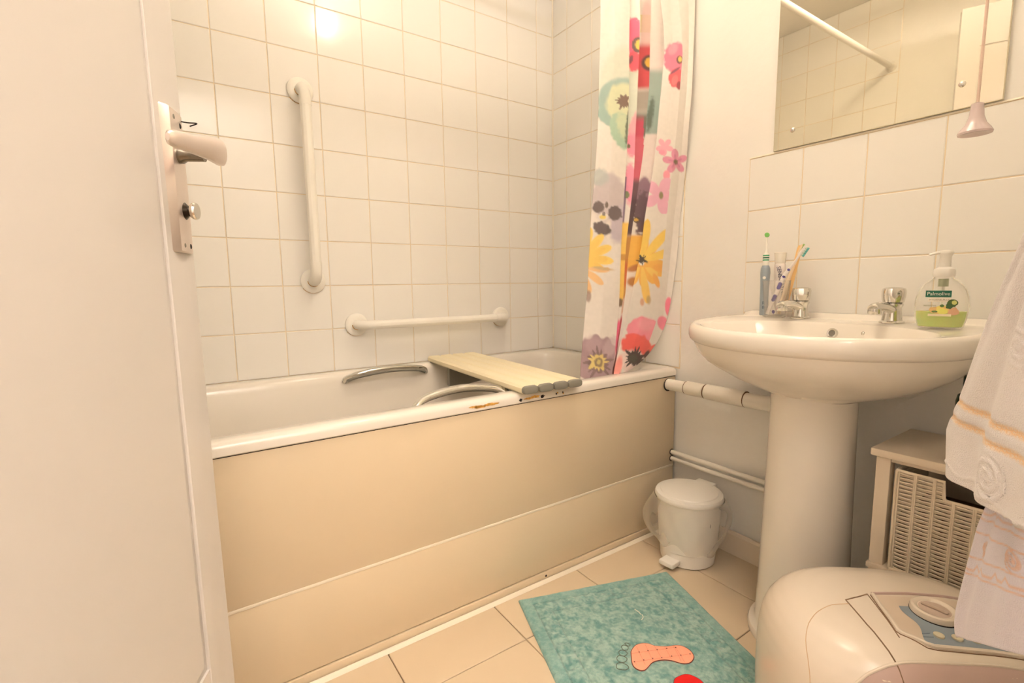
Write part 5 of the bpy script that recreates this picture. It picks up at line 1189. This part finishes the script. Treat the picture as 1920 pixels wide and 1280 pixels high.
# ------------------------------------------------------------------ towels on the hook just inside the doorway
hk = thing('towel_hook', 'small chrome hook on the wall beside the doorway holding both towels', 'towel hook', (-0.755, FY, 0.985))
bm = bmesh.new(); frame_lathe(bm, [(0.018, 0.0), (0.018, 0.003), (0.008, 0.006)], (-0.755, FY + 0.0005, 0.99), (0, 1, 0), 24); finish('back_plate', bm, M_chrome, hk)
finish('hook_arm', tube(bmesh.new(), bez([(-0.755, FY + 0.004, 0.99), (-0.755, FY + 0.04, 0.982), (-0.755, FY + 0.062, 0.99), (-0.755, FY + 0.064, 1.003)], 5), 0.0035, 10), M_chrome, hk)
TD = np.array([-0.17, -0.105, 0.0]); TN = np.array([-0.5255, 0.8508, 0.0])
def towel(name, label, P0, zE, aE, zbot, ztop, aR, band, relief, base_c, amp, seed, bulge=0.0):
    nv_, nu_ = 260, 230
    P0 = np.array(P0)
    v = np.linspace(0, 1, nv_)[:, None]; u = np.linspace(0, 1, nu_)[None]
    A = None
    z_l = ztop + (zbot(np.interp(ztop, zE[::-1], aE[::-1])) - ztop) * v
    # left edge position by height, then spread to the right edge
    zl = ztop + (zE[-1] - ztop) * v
    aL = np.interp(-zl, [-q for q in zE], aE)
    Aq = aL + (aR - aL) * u
    Z = ztop + (zbot(Aq) - ztop) * (v + 0 * u)
    rel, col = relief(Aq, Z), band(Aq, Z, np.ones(Z.shape + (3,)) * L3(base_c))
    D = amp * np.sin(u * 9 + 1.3 * v + seed) * np.clip(u * 4, 0, 1) * (0.4 + 0.6 * v) + 0.003 * np.sin(u * 17 + seed * 3 + v * 3) + rel
    D += bulge * np.sin(PI * np.clip(v, 0, 1)) * np.sin(PI * np.clip(u, 0, 1))
    D -= 0.008 * np.exp(-((u) / 0.04) ** 2)
    P = P0[None, None] + TD[None, None] * Aq[..., None] + TN[None, None] * D[..., None]
    P[..., 2] = Z
    P[..., 1] = np.maximum(P[..., 1], FY + 0.006)
    t = thing(name, label, 'towel', (float(P0[0] - 0.1), float(P0[1] - 0.06), float(ztop)))
    grid_mesh('cloth', P, M_towel, t, cols=col, thick=0.007)
    return t
def spiral(A, Z, ca, cz, r, turns=2.6, w_=0.3):
    x = (A - ca) * 0.2; y = Z - cz; rr = np.hypot(x, y) / r; th = np.arctan2(y, x)
    ph_ = (rr * turns - th / (2 * PI)) % 1.0
    return np.exp(-((ph_ - 0.5) / (w_ * 0.5)) ** 2) * (rr < 1.0)
def relief1(A, Z):
    h = 0.0012 * spiral(A, Z, 0.82, 0.818, 0.024) + 0.0013 * spiral(A, Z, 0.655, 0.668, 0.027)
    h += 0.0012 * np.exp(-((Z - 0.642 - 0.004 * np.sin(A * 20)) / 0.0015) ** 2)
    h -= 0.0016 * (np.exp(-((Z - 0.729) / 0.0045) ** 2) + np.exp(-((Z - 0.706) / 0.0045) ** 2))
    return h
def band1(A, Z, c):
    for zc in (0.729, 0.706):
        m_ = np.exp(-((Z - zc) / 0.0052) ** 4) * (0.45 + 0.4 * (np.sin(A * 95) * np.sin(Z * 1300 + A * 40) > -0.2))
        c = c * (1 - m_[..., None]) + L3((250, 204, 140)) * m_[..., None]
    return c
def relief2(A, Z): return 0.0016 * spiral(A, Z, 0.75, 0.585, 0.0125, 2.2) + 0.0016 * spiral(A, Z, 0.40, 0.560, 0.011, 2.2)
def band2(A, Z, c):
    o = L3((240, 190, 160))
    def line(zz, w_=0.0011, s=0.75):
        nonlocal c
        m_ = np.exp(-((Z - zz) / w_) ** 2) * s; c = c * (1 - m_[..., None]) + o * m_[..., None]
    line(0.580 + 0.046 * A); line(0.559 + 0.051 * A); line(0.519 + 0.069 * A); line(0.494 + 0.075 * A)
    tri = np.abs((A * 7.0) % 1.0 - 0.5) * 2
    line(0.588 + 0.046 * A + 0.008 * np.clip(tri - 0.55, 0, 1), 0.0016, 0.6); line(0.500 + 0.075 * A + 0.016 * np.clip(tri - 0.55, 0, 1), 0.0018, 0.7)
    for (ca, cz, r) in ((0.75, 0.585, 0.0125), (0.40, 0.560, 0.011)):
        m_ = spiral(A, Z, ca, cz, r, 2.2, 0.36) * 0.75; c = c * (1 - m_[..., None]) + o * m_[..., None]
    return c
zE1 = [0.975, 0.908, 0.875, 0.838, 0.791, 0.744, 0.700, 0.684, 0.660, 0.640, 0.624]
aE1 = [0.86, 0.633, 0.505, 0.376, 0.231, 0.095, -0.060, -0.105, -0.085, -0.060, -0.039]
towel('towel', 'white towel with two orange bands and raised swirls, the upper shorter one of the two', (-0.603, -1.581, 0), zE1, aE1, lambda a: 0.624 + 0.017 * np.asarray(a), 0.975, 1.02, band1, relief1, (246, 240, 240), 0.004, 0.4)
zE2 = [0.965, 0.70, 0.62, 0.607, 0.567, 0.514, 0.470, 0.447, 0.428, 0.414, 0.409]
aE2 = [0.88, 0.52, 0.418, 0.385, 0.262, 0.165, 0.090, 0.052, 0.045, 0.062, 0.090]
towel('towel', 'lilac white towel with thin peach bands hanging lower behind the orange banded one', (-0.592, -1.597, 0), zE2, aE2, lambda a: 0.395 + 0.115 * np.asarray(a), 0.965, 1.0, band2, relief2, (238, 232, 244), 0.004, 2.0)
